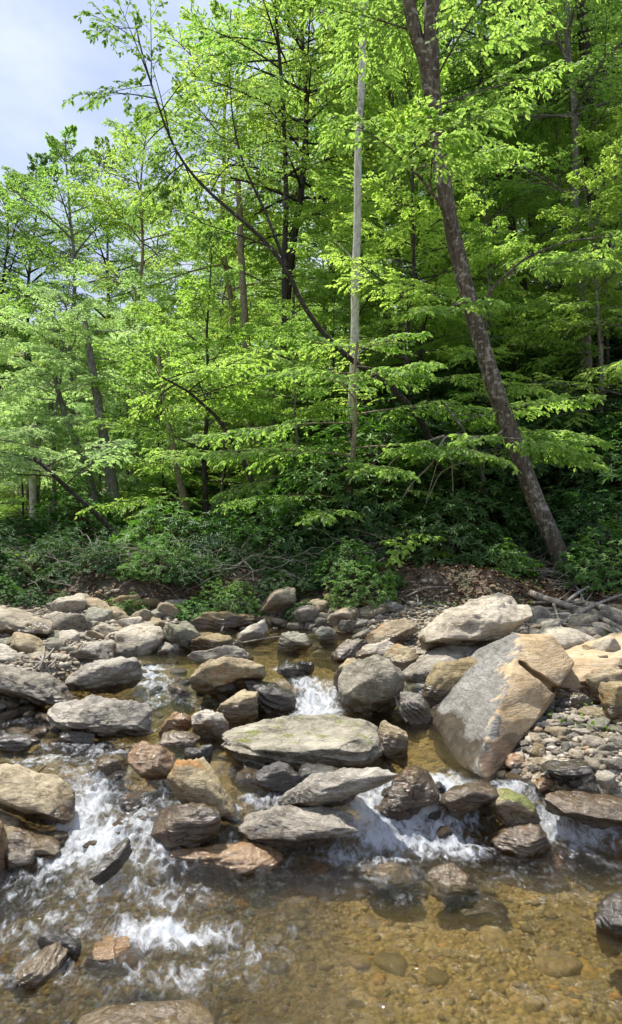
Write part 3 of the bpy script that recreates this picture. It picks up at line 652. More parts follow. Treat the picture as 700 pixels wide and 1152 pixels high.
# where the stream runs white (positions on the water of this place)
foam_glint = np.zeros_like(X); turb = .16 + .35 * ss(gy, .05, .35)
def W(px, py, z): g = G0(px, py, z); return g[0], g[1]
for px, py, z, rx, ry, a in [(470, 915, .06, .30, .16, 1), (435, 940, .03, .38, .16, 1), (400, 965, 0, .3, .08, .6), (510, 950, .02, .2, .12, .8), (460, 932, .04, .24, .18, 1), (500, 905, .10, .16, .22, 1), (430, 955, 0, .35, .07, .6), (640, 930, .06, .26, .16, .85), (585, 900, .14, .14, .12, .6),
        (690, 945, .03, .25, .1, .5), (352, 785, .34, .20, .28, 1), (345, 768, .40, .10, .15, .9), (318, 752, .43, .1, .1, .5), (85, 930, .08, .13, .5, .95), (100, 960, .03, .24, .22, .9), (150, 925, .1, .22, .2, .6), (190, 965, .0, .16, .25, .75),
        (150, 1010, 0, .30, .12, .6), (185, 1050, 0, .24, .10, .9), (90, 890, .14, .2, .25, .6), (60, 860, .2, .25, .12, .5), (120, 850, .2, .22, .12, .5), (170, 770, .40, .2, .3, .6), (165, 755, .42, .2, .3, .7),
        (130, 790, .33, .3, .18, .4), (300, 935, .03, .2, .1, .6), (330, 955, 0, .22, .1, .45), (320, 790, .3, .15, .14, .6), (60, 1000, 0, .35, .2, .35), (290, 790, .28, .2, .12, .4), (220, 790, .30, .5, .12, .25), (100, 835, .24, .6, .14, .4),
        (60, 1090, 0, .3, .12, .35), (200, 1095, 0, .35, .12, .35), (270, 1075, 0, .25, .10, .3)]:
    x_, y_ = W(px, py, z); e = a * np.exp(-(((X - x_) / (rx * 1.15)) ** 2 + ((Y - y_) / (ry * 1.15)) ** 2) ** 1.3); foam_glint = np.maximum(foam_glint, e)
_lm = ss(-X + .25 * noise(q, 1.2, 77), -.35, .3) * ss(Y, 4.7, 3.9)
foam_glint = np.maximum(foam_glint, _lm * (.20 + .22 * noise(q, 2.2, 79)))  # white flecks painted over the left ripples in place of sky glints
foam_glint = np.maximum(foam_glint, .17 * ss(X, -.4, .2) * ss(np.abs(Y - 3.25), .5, .1))
for (rx0, ry0, ra, rb, _) in ROCKS:
    if ry0 > 7.2: continue
    d = np.hypot((X - rx0) / (ra + .02), (Y - ry0) / (rb + .02)); ring = np.exp(-((d - 1.02) / .10) ** 2)
    foam_glint = np.maximum(foam_glint, ring * (.30 + .3 * noise(q, 3, 31)) * ss(turb, .1, .35))
left = ss(-X + .25 * noise(q, 1.2, 77), -.25, .35) * ss(Y, 4.6, 3.4)
turb = turb + .9 * foam_glint + 1.0 * left
turb = np.clip(turb * (1 - .3 * ss(X, .1, .5) * ss(Y, 3.2, 2.9)), .24, 1.6)
qs = np.stack([X * 1.0 + .4 * Y, Y * .62, np.full_like(X, .3)], -1)
rid = lambda s, sd: 1 - 2 * np.abs(noise(qs, s, sd))
hgt = turb * (.026 * noise(qs, 3.2, 33) + .017 * (rid(7, 34) - .5) + .018 * (rid(14, 35) - .5) + .012 * noise(q, 28, 36)) + .0016 * noise(q, 16, 37)
hgt = hgt + foam_glint * (.014 * np.abs(noise(q, 26, 38)) + .02 * np.abs(noise(q, 11, 39)))
me = mesh_from('stream_water', np.stack([X, Y, base + hgt], -1).reshape(-1, 3), grid_faces(len(wx), len(wy)), attrs={'foam_glint': foam_glint.ravel(), 'turb': turb.ravel()})
m, nt = newmat('clear_stream_water'); Lk = nt.links.new
tc = nt.nodes.new('ShaderNodeTexCoord'); mpn = nt.nodes.new('ShaderNodeMapping'); mpn.inputs['Scale'].default_value = (1, .5, 1); mpn.inputs['Rotation'].default_value = (0, 0, .25); Lk(tc.outputs['Object'], mpn.inputs['Vector'])
v = mpn.outputs[0]; mp2 = nt.nodes.new('ShaderNodeMapping'); mp2.inputs['Scale'].default_value = (1, .5, .8); mp2.inputs['Rotation'].default_value = (0, 0, -.12); Lk(tc.outputs['Object'], mp2.inputs['Vector']); s1 = noise_n(nt, mp2.outputs[0], 17, 8, .74, 1.8); s2 = noise_n(nt, tc.outputs['Object'], 8, 5, .6, 1.0)
fo = attr_n(nt, 'foam_glint'); tb = attr_n(nt, 'turb')
n1 = noise_n(nt, v, 15, 6, .65, .8); n2 = noise_n(nt, v, 55, 4, .65, .5); n3 = noise_n(nt, v, 6, 3, .5)
hb = math_n(nt, 'ADD', n1, math_n(nt, 'MULTIPLY', n2, .45)); hb = math_n(nt, 'MULTIPLY', hb, mrange(nt, tb, 0, 1, .10, 1.0, False)); nrm = bump_n(nt, hb, 1.0, .045)
fr = nt.nodes.new('ShaderNodeFresnel'); fr.inputs[0].default_value = 1.5; Lk(nrm, fr.inputs['Normal'])
gl = nt.nodes.new('ShaderNodeBsdfGlossy'); gl.inputs['Roughness'].default_value = .07; Lk(nrm, gl.inputs['Normal']); gl.inputs[0].default_value = (.95, .97, 1, 1)
tr = nt.nodes.new('ShaderNodeBsdfTransparent'); tr.inputs[0].default_value = (.86, .83, .70, 1)
rf = nt.nodes.new('ShaderNodeBsdfRefraction'); rf.inputs['IOR'].default_value = 1.2; rf.inputs['Roughness'].default_value = .02; rf.inputs[0].default_value = (.9, .88, .78, 1); Lk(nrm, rf.inputs['Normal'])
tm = nt.nodes.new('ShaderNodeMixShader'); tm.inputs[0].default_value = .22; Lk(tr.outputs[0], tm.inputs[1]); Lk(rf.outputs[0], tm.inputs[2]); tr = tm
a = nt.nodes.new('ShaderNodeMixShader'); Lk(fr.outputs[0], a.inputs[0]); Lk(tr.outputs[0], a.inputs[1]); Lk(gl.outputs[0], a.inputs[2])
fm = math_n(nt, 'ADD', fo, math_n(nt, 'MULTIPLY', math_n(nt, 'SUBTRACT', math_n(nt, 'ADD', math_n(nt, 'MULTIPLY', s1, .55), math_n(nt, 'MULTIPLY', s2, .45)), .5), 4.0))
ff = mrange(nt, fm, .22, 1.15, 0, .92); ff = math_n(nt, 'MULTIPLY', ff, mrange(nt, fo, .06, .3))
fd = nt.nodes.new('ShaderNodeBsdfPrincipled'); fd.inputs['Base Color'].default_value = (.74, .78, .84, 1); fd.inputs['Roughness'].default_value = .45; Lk(bump_n(nt, n2, .6, .01), fd.inputs['Normal'])
ft = nt.nodes.new('ShaderNodeBsdfTranslucent'); ft.inputs[0].default_value = (.78, .83, .9, 1)
fx = nt.nodes.new('ShaderNodeMixShader'); fx.inputs[0].default_value = .45; Lk(fd.outputs[0], fx.inputs[1]); Lk(ft.outputs[0], fx.inputs[2])
b = nt.nodes.new('ShaderNodeMixShader'); Lk(ff, b.inputs[0]); Lk(a.outputs[0], b.inputs[1]); Lk(fx.outputs[0], b.inputs[2])
o = nt.nodes.new('ShaderNodeOutputMaterial'); Lk(b.outputs[0], o.inputs[0]); me.materials.append(m)
tag(link('stream_water', me), kind='structure')

# ------------------------------------------------------------------ vegetation generators
def tubes(C, Rr, sides=6):
    """C (n,k,3) centre lines, Rr (n,k) radii -> V, quads"""
    n, k, _ = C.shape
    T = nrmz(np.gradient(C, axis=1)); ref = np.where(np.abs(T[:, :1, 2:3]) > .8, np.array([1., 0, 0]), np.array([0, 0, 1.]))
    A = nrmz(np.cross(T, np.broadcast_to(ref, T.shape))); B = np.cross(T, A)
    a = np.arange(sides) * 2 * np.pi / sides
    V = C[:, :, None] + Rr[:, :, None, None] * (np.cos(a)[None, None, :, None] * A[:, :, None] + np.sin(a)[None, None, :, None] * B[:, :, None])
    i = np.arange(k - 1)[:, None] * sides; j = np.arange(sides)[None]; j2 = (j + 1) % sides
    f = np.stack([i + j, i + j2, i + sides + j2, i + sides + j], -1).reshape(-1, 4)
    Fq = (f[None] + (np.arange(n) * k * sides)[:, None, None]).reshape(-1, 4)
    return V.reshape(-1, 3), Fq
def joinm(parts):
    V, Fq, off = [], [], 0
    for v_, f_ in parts: V.append(v_); Fq.append(f_ + off); off += len(v_)
    return np.vstack(V), np.vstack(Fq)
ZH = np.array([0, 0, 1.])
class Br:
    def __init__(s, p0, d, L_, n, droop): s.p0, s.d, s.L, s.n, s.dr = p0, nrmz(d), L_, nrmz(n), droop
    def at(s, t):
        t = t[..., None]; return s.p0[:, None] + s.d[:, None] * s.L[:, None, None] * t - ZH * (s.dr * s.L)[:, None, None] * t * t
    def tan(s, t):
        t = t[..., None]; return nrmz(s.d[:, None] - 2 * ZH * s.dr[:, None, None] * t)
    def curve(s, k=5):
        t = np.broadcast_to(np.linspace(0, 1, k), (len(s.L), k)); return s.at(t)
def kids(b, m, r, t0=.12, t1=1.0, ang=50, ratio=.45, droop=.12, shape=lambda t: 1.15 - t * .75, tilt=.12, upk=0):
    n = len(b.L); t = np.clip(t0 + (t1 - t0) * (np.arange(m)[None] + r.uniform(-.35, .35, (n, m)) + .5) / m, 0, 1)
    pos = b.at(t); T = b.tan(t); s = np.where((np.arange(m) % 2) == 0, 1, -1)[None] * np.ones((n, 1))
    A = np.radians(ang + r.normal(0, 9, (n, m))) * s * (1 - .35 * t)
    nn = np.broadcast_to(b.n[:, None], T.shape); side = nrmz(np.cross(nn, T))
    d = np.cos(A)[..., None] * T + np.sin(A)[..., None] * side + r.normal(0, tilt, T.shape) + ZH * upk
    L_ = b.L[:, None] * ratio * shape(t) * r.uniform(.75, 1.2, (n, m))
    n2 = nn + r.normal(0, tilt, T.shape)
    return Br(pos.reshape(-1, 3), d.reshape(-1, 3), L_.ravel(), n2.reshape(-1, 3), np.full(n * m, droop) * r.uniform(.5, 1.5, n * m))
def leaf_geo(pos, d, n, size, wid=.55, fold=.12, droop=.15):
    d = nrmz(d); side = nrmz(np.cross(n, d)); up = nrmz(np.cross(d, side)); s = size[:, None]; w_ = s * wid * .5
    V = np.stack([pos, pos + d * s * .3 + side * w_ * .92 + up * s * fold * .5, pos + d * s * .68 + side * w_ * .8 + up * s * (fold * .4 - droop * .3),
                  pos + d * s - up * s * droop, pos + d * s * .68 - side * w_ * .8 + up * s * (fold * .4 - droop * .3), pos + d * s * .3 - side * w_ * .92 + up * s * fold * .5], 1)
    i = (np.arange(len(pos)) * 6)[:, None]; Fq = np.concatenate([i + np.array([[0, 3, 2, 1]]), i + np.array([[0, 5, 4, 3]])])
    return V.reshape(-1, 3), Fq
def leaves_on(b, m, r, size, t0=.05, ang=48, rand=.35, wid=.55):
    n = len(b.L); t = t0 + (1 - t0) * (np.arange(m)[None] + r.uniform(0, .9, (n, m))) / m
    pos = b.at(t); T = b.tan(t); s = np.where((np.arange(m) % 2) == 0, 1, -1)[None]
    A = np.radians(ang) * s * (1.1 - .9 * t); nn = np.broadcast_to(b.n[:, None], T.shape); side = nrmz(np.cross(nn, T))
    d = np.cos(A)[..., None] * T + np.sin(A)[..., None] * side - ZH * .12 + r.normal(0, rand * .6, T.shape)
    n2 = nn + r.normal(0, rand, T.shape)
    keep = (r.random((n, m)) < np.clip(b.L / (m * size * .42), .12, 1)[:, None]).ravel()
    return leaf_geo(pos.reshape(-1, 3)[keep], d.reshape(-1, 3)[keep], n2.reshape(-1, 3)[keep], size * r.uniform(.65, 1.25, n * m)[keep], wid)
def spline(pts, k=24):
    pts = np.array(pts, float); s = np.r_[0, np.cumsum(np.linalg.norm(np.diff(pts, axis=0), axis=1))]; t = np.linspace(0, s[-1], k)
    C = np.stack([np.interp(t, s, pts[:, j]) for j in range(3)], -1)
    for _ in range(3): C[1:-1] = C[1:-1] * .5 + (C[:-2] + C[2:]) * .25
    return C
def trunk_geo(pts, r0, r1, k=26, sides=12, r=None, flare=.35, wob=.03):
    C = spline(pts, k); t = np.linspace(0, 1, k); rad = r0 + (r1 - r0) * t ** .8; rad = rad * (1 + flare * np.exp(-t * 22))
    if r is not None: C[1:] += r.normal(0, wob * r0, (k - 1, 3)) * np.array([1, 1, 0]); rad = rad * (1 + r.normal(0, .03, k))
    return tubes(C[None], rad[None], sides), C
def foliage(limbs, r, nb, ntw, nl, size, wid=.55, ratio=(.45, .42), droop=(.15, .18), tilt=.12, tip=True, twigs=True, rad=.02, ang=50, t0=.15):
    """limbs: Br.  returns wood parts, leaf parts"""
    b1 = kids(limbs, nb, r, t0=t0, ang=ang, ratio=ratio[0], droop=droop[0], tilt=tilt)
    b2 = kids(b1, ntw, r, t0=.1, ang=48, ratio=ratio[1], droop=droop[1], tilt=tilt)
    lp = [leaves_on(b2, nl, r, size, wid=wid), leaves_on(b1, nl, r, size, t0=.5, wid=wid), leaves_on(limbs, nl, r, size, t0=.8, wid=wid)]
    rl = limbs.L / limbs.L.max()
    wp = [tubes(limbs.curve(7), (rad * rl)[:, None] * np.linspace(1, .2, 7)[None], 5), tubes(b1.curve(4), np.full((len(b1.L), 1), rad * .3) * np.linspace(1, .35, 4)[None], 4)]
    if twigs: wp.append(tubes(b2.curve(3), np.full((len(b2.L), 1), max(rad * .11, .0016)) * np.linspace(1, .5, 3)[None], 3))
    return wp, lp
def limbs_on(C, ts, az, el, L_, droop, r):
    """limbs leaving path C at parameters ts"""
    k = len(C); idx = ts * (k - 1); i = np.clip(idx.astype(int), 0, k - 2); f = (idx - i)[:, None]; p0 = C[i] * (1 - f) + C[i + 1] * f
    d = np.stack([np.cos(az) * np.cos(el), np.sin(az) * np.cos(el), np.sin(el)], -1)
    side = np.stack([-np.sin(az), np.cos(az), 0 * az], -1); n = np.cross(d, side); n = n * np.sign(n[:, 2:3] + 1e-6)
    return Br(p0, d, L_, n + r.normal(0, .1, n.shape), droop)
def make_tree(name, H, rt, crown0, Rc, nl, seed, bark, leaf, size, cfg, lean=(0, 0), el=(.1, .9), prof=None, droop=.18, base=None):
    r = np.random.default_rng(seed); root = empty(name, base if base is not None else (0, 0, 0))
    n = 7; zz = np.linspace(-.3, H, n); zq = np.clip(zz, 0, None); pts = np.stack([lean[0] * (zq / H) ** 1.3 * H + r.normal(0, .012 * H, n) * (zz > 1), lean[1] * (zq / H) ** 1.3 * H + r.normal(0, .012 * H, n) * (zz > 1), zz], -1)
    (tv, tf), C = trunk_geo(pts, rt, rt * .12, 26, 10, r)
    ts = np.sort(r.uniform(crown0, .99, nl)); uu = (ts - crown0) / (1 - crown0)
    prof = prof or (lambda u_: np.sin(np.pi * np.clip(u_ * .8 + .2, 0, 1)) ** .7 * 1.0 + .12)
    az = np.arange(nl) * 2.39996 + r.uniform(-.4, .4, nl); e = el[0] + (el[1] - el[0]) * uu ** 1.5 + r.normal(0, .12, nl)
    lb = limbs_on(C, ts, az, e, Rc * prof(uu) * r.uniform(.75, 1.15, nl), np.full(nl, droop), r)
    wp, lp = foliage(lb, r, *cfg, size, rad=rt * .28, twigs=False)
    tv, tf = joinm([(tv, tf)] + wp); lv, lf = joinm(lp)
    link('trunk', mesh_from('trunk', tv, [tf], BM[bark]), root); link('crown', mesh_from('crown', lv, [lf], LM[leaf], smooth=False), root)
    return root

# ------------------------------------------------------------------ background trees: prototypes and copies
bell = lambda u_: 1.1 - .75 * u_
PROT = {
 'tallA': make_tree('forest_tree', 17, .20, .32, 3.6, 34, 101, 'grey', 'canopy', .095, (13, 9, 15), (.02, .03), (.15, 1.0)),
 'tallB': make_tree('forest_tree', 19, .22, .40, 3.8, 36, 102, 'dark', 'beech', .095, (13, 9, 15), (-.03, .02), (.1, 1.0)),
 'tallC': make_tree('forest_tree', 16, .17, .28, 3.2, 32, 103, 'tan', 'beech', .085, (13, 9, 14), (.03, -.02), (.0, .9)),
 'youngA': make_tree('young_beech', 8, .09, .16, 2.8, 26, 104, 'grey', 'beech', .072, (13, 9, 14), (.03, 0), (.0, .7), bell),
 'youngB': make_tree('young_beech', 7, .08, .14, 2.6, 24, 105, 'dark', 'bright', .068, (13, 9, 14), (-.02, .0), (.2, 1.0), bell),
 'youngC': make_tree('young_beech', 9, .10, .34, 3.0, 28, 106, 'grey', 'pale', .072, (13, 9, 14), (.04, .02), (.1, .8), bell),
 'olive': make_tree('forest_tree', 15, .16, .35, 3.0, 34, 107, 'dark', 'olive', .085, (11, 8, 12), (.05, .02), (.3, 1.1)),
 'pole': make_tree('forest_tree', 16, .13, .62, 2.4, 18, 108, 'dark', 'canopy', .11, (9, 6, 9), (.01, .0), (.2, 1.0)),
}
usedp = set()
def put(kind, x, y, s, rz, label, group, name=None, z=None, cat='tree'):
    src = PROT[kind]; loc = (x, y, gz(x, y) if z is None else z)
    if kind not in usedp:
        usedp.add(kind); o = src; o.location = loc; o.rotation_euler = (0, 0, rz); o.scale = (s, s, s)
    else: o = copy_thing(src, loc, rz, s)
    tag(o, label, cat, group); return o
def putpx(kind, px, Y_, top, rz, label, group, Hk):
    """tree whose crown top shows at photo row top"""
    x = (px - 350) / F * Y_; zt = P(px, top, Y_)[2]; s = (zt - gz(x, Y_)) / Hk; return put(kind, x, Y_, s, rz, label, group)
HK = dict(tallA=17, tallB=19, tallC=16, youngA=8, youngB=7, youngC=9, olive=15, pole=16)
# deliberate, recognisable ones
for kind, px, Y_, top, lab in [
   ('youngB', 232, 14.5, 262, 'bright yellow-green young tree in the middle of the left bank'),
   ('youngC', 60, 16, 315, 'pale green spreading tree in front of the left woods'),
   ('youngC', 145, 19, 330, 'pale green tree with layered boughs behind the leaning grey trunks'),
   ('youngC', -30, 13, 330, 'pale green tree whose crown comes in from the left edge'),
   ('olive', 40, 30, 172, 'tall olive green tree on the left skyline'),
   ('olive', 105, 32, 178, 'tall thin-crowned tree on the skyline beside the olive one'),
   ('olive', -15, 27, 205, 'olive green tree cut by the left edge below the clouds'),
   ('tallA', 170, 34, 235, 'dark green tree under the gap of sky'),
   ('tallC', 262, 22, 20, 'tall tree with pale brown trunk rising left of the grey-white trunk'),
   ('tallB', 330, 19, -90, 'tall beech filling the canopy above the curved dark tree'),
   ('tallA', 455, 21, -120, 'tall beech behind the top of the leaning trunk'),
   ('tallB', 590, 17, -160, 'tall dark-trunked tree behind the leaning one, upslope'),
   ('tallA', 662, 15, -200, 'tall dark-trunked tree near the upper right corner'),
   ('youngA', 640, 17, 60, 'young beech spreading high on the right slope'),
   ('youngA', 555, 16, 130, 'young beech in the canopy right of the leaning trunk'),
   ('youngB', 400, 17, 140, 'bright young beech behind the grey-white trunk'),
   ('youngA', 305, 15.5, 330, 'young beech leaning over the far bank left of the grey-white trunk'),
   ('youngA', 715, 13.5, 120, 'young beech reaching in from the right edge'),
   ('tallC', 520, 24, -60, 'tall pale-trunked tree seen between the leaning trunk and the slope'),
   ('youngB', 470, 15, 90, 'bright small beech above the rhododendrons in the middle')]:
    putpx(kind, px, Y_, top, rng.uniform(0, 6.28), lab, 'trees of the woods', HK[kind])
r = np.random.default_rng(55)
pts_ = []
def ok(x, y, d): return all(math.hypot(x - a, y - b) > d for a, b in pts_)
def wood(n, xf, yr_, kinds, srange, label, group, dmin, seed):
    r = np.random.default_rng(seed); c = t = 0
    while c < n and t < n * 40:
        t += 1; y = r.uniform(*yr_); a, b = xf(y); x = r.uniform(a, b)
        if not ok(x, y, dmin): continue
        pts_.append((x, y)); put(kinds[r.integers(len(kinds))], x, y, r.uniform(*srange), r.uniform(0, 6.28), label, group); c += 1
wood(42, lambda y: (-.50 * y, -.02 * y), (24, 60), ['tallA', 'tallC', 'olive', 'pole', 'youngA', 'youngC'], (.62, .9), 'one of the slender trees deep in the left woods', 'trees deep in the left woods', 2.0, 61)
wood(46, lambda y: (-.12 * y, .60 * y), (17, 46), ['tallA', 'tallB', 'tallC', 'youngA', 'pole'], (.75, 1.15), 'one of the tall trees on the wooded slope behind the rhododendrons', 'trees on the right slope', 1.9, 62)
wood(30, lambda y: (-.55 * y, .1 * y), (60, 95), ['tallA', 'tallB', 'tallC'], (.75, 1.0), 'one of the farthest trees closing the left woods', 'farthest trees', 3.0, 63)
wood(26, lambda y: (-.42 * y, -.06 * y), (17, 32), ['youngA', 'youngC', 'youngB'], (.45, .75), 'one of the small understorey trees in the left woods', 'understorey of the left woods', 1.6, 64)
wood(14, lambda y: (-.02 * y, .5 * y), (13, 24), ['youngA', 'youngB'], (.5, .9), 'one of the small beeches growing among the rhododendrons', 'small beeches on the slope', 1.5, 65)

# ------------------------------------------------------------------ hero trees
def hero(name, cat, label, path, r0, r1, bark, leafm, group, limbs, cfg, size, seed, extra=None, rad=.02, wid=.55, sides=14, flare=.35, k=34, droop=(.15, .18), ratio=(.45, .42), tilt=.12):
    """path of (px,py,Y); limbs: list of (t, direction xyz, length, droop)"""
    r = np.random.default_rng(seed); W_ = np.array([P(*q) for q in path]); b0 = W_[0].copy(); root = empty(name, b0)
    (tv, tf), C = trunk_geo(W_ - b0, r0, r1, k, sides, r, flare)
    parts = [(tv, tf)]; lp = []
    for e in (extra or []):
        E = np.array([P(*q) for q in e[0]]) - b0; (v2, f2), C2 = trunk_geo(E, e[1], e[2], 20, 9, r, 0); parts.append((v2, f2))
        if len(e) > 3:
            ts, dr, ln, dp = zip(*e[3]); ts = np.array(ts); i = (ts * 19).astype(int)
            d = nrmz(np.array(dr, float)); side = nrmz(np.cross(ZH, d)); lb = Br(C2[i], d, np.array(ln, float), np.cross(d, side), np.array(dp, float))
            wp, l2 = foliage(lb, r, *cfg, size, rad=rad * .6, wid=wid, droop=droop, ratio=ratio, tilt=tilt); parts += wp; lp += l2
    if limbs:
        ts, dr, ln, dp = zip(*limbs); ts = np.array(ts); i = np.clip((ts * (k - 1)).astype(int), 0, k - 1)
        d = nrmz(np.array(dr, float)); side = nrmz(np.cross(ZH, d)); lb = Br(C[i], d, np.array(ln, float), np.cross(d, side), np.array(dp, float))
        wp, l2 = foliage(lb, r, *cfg, size, rad=rad, wid=wid, droop=droop, ratio=ratio, tilt=tilt); parts += wp; lp += l2
    tv, tf = joinm(parts); link('trunk', mesh_from('trunk', tv, [tf], BM[bark]), root)
    if lp: lv, lf = joinm(lp); link('crown', mesh_from('crown', lv, [lf], LM[leafm], smooth=False), root)
    return tag(root, label, cat, group)
r = np.random.default_rng(70)
def fan(n, t, az, el, L_, dr, seed, yk=1.0):
    q = np.random.default_rng(seed); o = []
    for k in range(n):
        a = math.radians(q.uniform(*az)); e = math.radians(q.uniform(*el)); o.append((q.uniform(*t), (math.cos(a) * math.cos(e), math.sin(a) * math.cos(e) * yk, math.sin(e)), q.uniform(*L_), q.uniform(*dr)))
    return o
TG = 'trees of the woods'
hero('leaning_tree', 'tree', 'big leaning tree with mottled brown bark that forks near the top of the view',
     [(668, 700, 9.7), (646, 662, 9.75), (602, 562, 9.8), (566, 465, 9.8), (536, 370, 9.8), (512, 275, 9.6), (496, 190, 9.5), (487, 110, 9.4), (484, 50, 9.3), (486, 0, 9.2), (492, -90, 9.1)],
     .135, .097, 'lean', 'beech', TG, fan(9, (.72, 1), (0, 360), (5, 50), (1.6, 2.6), (.1, .2), 71), (11, 8, 11), .075, 72, flare=.45,
     extra=[([(486, 105, 9.4), (478, 65, 9.35), (464, 25, 9.3), (452, -40, 9.3), (440, -120, 9.3)], .11, .06, fan(4, (.4, 1), (60, 300), (10, 60), (1.5, 2.4), (.1, .2), 73)),
            ([(512, 275, 9.6), (500, 235, 9.2), (474, 200, 8.7), (448, 175, 8.2)], .035, .012, [(.55, (-.1, -.8, .25), 1.5, .25), (.99, (.5, -.7, .1), 1.5, .2), (.99, (-.5, -.6, .1), 1.3, .2), (.8, (.9, -.3, .2), 1.2, .2)]),
            ([(536, 370, 9.8), (548, 330, 9.7), (590, 290, 9.5), (640, 270, 9.4)], .03, .01, [(.5, (.6, -.4, .1), 1.3, .2), (.95, (.8, -.2, .1), 1.4, .2), (.7, (.3, .6, .3), 1.2, .2)]),
            ([(528, 345, 9.8), (515, 340, 9.3), (500, 352, 8.8)], .022, .01, [(.95, (-.4, -.7, -.05), .9, .2), (.7, (.5, -.7, 0), .8, .2)]),
            ([(570, 480, 9.9), (560, 490, 9.4), (548, 492, 9.0)], .02, .01, [(.95, (.9, -.3, -.05), 1.25, .18), (.9, (-.5, -.6, 0), .8, .2)])])
hero('white_trunk_tree', 'tree', 'slender straight tree with grey-white bark in the middle of the view',
     [(391, 600, 13), (396, 540, 13), (395, 470, 13), (400, 400, 13), (399, 320, 13), (403, 250, 13), (402, 170, 13), (408, 90, 13), (409, -20, 13), (413, -120, 13)], .098, .055, 'pale', 'beech', TG,
     fan(10, (.72, 1), (0, 360), (10, 50), (1.5, 2.4), (.1, .2), 74), (11, 8, 11), .08, 75, flare=.2,
     extra=[([(400, 400, 13), (412, 392, 12.9), (420, 380, 12.8)], .018, .006), ([(397, 440, 13), (388, 436, 12.9), (380, 425, 12.8)], .014, .005), ([(401, 300, 13), (392, 285, 12.9), (376, 270, 12.8)], .02, .006), ([(396, 510, 13), (404, 506, 12.9), (411, 500, 12.9)], .012, .004)])
hero('arching_tree', 'tree', 'thin dark tree arching to the upper left with sparse leaves against the sky',
     [(505, 560, 11.6), (480, 480, 11.3), (446, 438, 11), (402, 411, 10.9), (362, 375, 10.8), (338, 340, 10.7), (322, 300, 10.6), (306, 278, 10.6), (270, 245, 10.5), (236, 218, 10.4), (200, 178, 10.3), (178, 120, 10.2), (160, 62, 10.1), (150, 15, 10)],
     .065, .010, 'dark', 'olive', TG, fan(17, (.70, 1), (80, 330), (-15, 45), (.7, 1.35), (.1, .35), 76), (6, 4, 6), .07, 77, sides=9, k=46, rad=.012, flare=0, wid=.5,
     extra=[([(322, 300, 10.6), (300, 240, 10.7), (275, 190, 10.8), (262, 140, 10.9), (258, 80, 11)], .03, .008, fan(8, (.3, 1), (0, 360), (-5, 40), (.8, 1.4), (.1, .3), 78)),
            ([(306, 278, 10.6), (262, 262, 10.2), (225, 250, 10)], .02, .006, fan(3, (.4, 1), (120, 260), (-5, 30), (.6, .9), (.1, .3), 79)),
            ([(236, 218, 10.4), (248, 195, 10.4), (262, 182, 10.4)], .012, .005, fan(2, (.6, 1), (0, 180), (0, 40), (.5, .9), (.1, .3), 80))])
lay = []
q = np.random.default_rng(81)
for t, az, L_, dr in [(.30, 190, 1.6, .25), (.35, 350, 1.5, .3), (.38, 250, 1.3, .25), (.45, 160, 1.9, .18), (.48, 20, 1.9, .2), (.52, 290, 1.6, .2), (.60, 200, 2.2, .15), (.62, 335, 2.1, .16), (.66, 95, 1.6, .15),
                      (.72, 175, 2.2, .12), (.74, 15, 2.1, .13), (.8, 250, 1.7, .15), (.85, 310, 1.6, .12), (.88, 140, 1.8, .1), (.92, 40, 1.6, .1), (.97, 200, 1.2, .1), (.99, 330, 1.1, .1)]:
    a = math.radians(az); e = math.radians(q.uniform(2, 14)); lay.append((t, (math.cos(a) * math.cos(e), math.sin(a) * math.cos(e), math.sin(e)), L_, dr))
hero('young_beech', 'tree', 'young beech with flat layered sprays growing on the bank edge in the middle',
     [(390, 700, 10.2), (392, 660, 10.2), (388, 600, 10.3), (394, 540, 10.4), (400, 480, 10.5), (398, 430, 10.6), (402, 385, 10.7)], .07, .02, 'tan', 'beech', TG, lay, (12, 8, 10), .075, 82, rad=.016, sides=9, tilt=.07)
hero('young_beech', 'tree', 'low bright beech spray hanging over the boulders at the bank foot',
     [(430, 690, 9.9), (448, 655, 9.8), (462, 622, 9.7), (455, 600, 9.6)], .022, .01, 'grey', 'bright', TG,
     [(.6, (-.6, -.6, 0), .75, .35), (.8, (.8, -.4, .1), .6, .2), (.95, (-.3, -.9, .0), .7, .35), (.95, (.4, -.6, .2), .6, .25)], (9, 6, 8), .07, 83, rad=.008, sides=7)
hero('young_beech', 'tree', 'bright layered beech branches spreading left of the leaning trunk base',
     [(560, 600, 11.2), (548, 560, 11), (540, 520, 10.8), (520, 480, 10.6), (500, 455, 10.5)], .05, .015, 'grey', 'beech', TG,
     fan(10, (.4, 1), (150, 400), (-2, 16), (1.2, 2.0), (.1, .2), 84), (11, 8, 10), .075, 85, rad=.012, sides=8, tilt=.07)
hero('dead_snag', 'dead tree', 'bare pale crooked dead branches drooping in front of the dark rhododendrons',
     [(545, 520, 10.6), (522, 488, 10.5), (500, 490, 10.4), (488, 520, 10.3), (462, 545, 10.2), (445, 575, 10.1)], .03, .008, 'dead', 'olive', None, None, None, 0, 86, sides=7,
     extra=[([(500, 490, 10.4), (470, 500, 10.3), (438, 520, 10.2), (424, 555, 10.2)], .018, .006), ([(508, 505, 10.3), (510, 560, 10.2), (512, 590, 10.1), (500, 620, 10)], .012, .004),
            ([(495, 510, 10.3), (478, 570, 10.2), (474, 610, 10.1)], .01, .004), ([(545, 520, 10.6), (520, 520, 10.2), (495, 530, 10.1), (474, 580, 10)], .012, .004)])
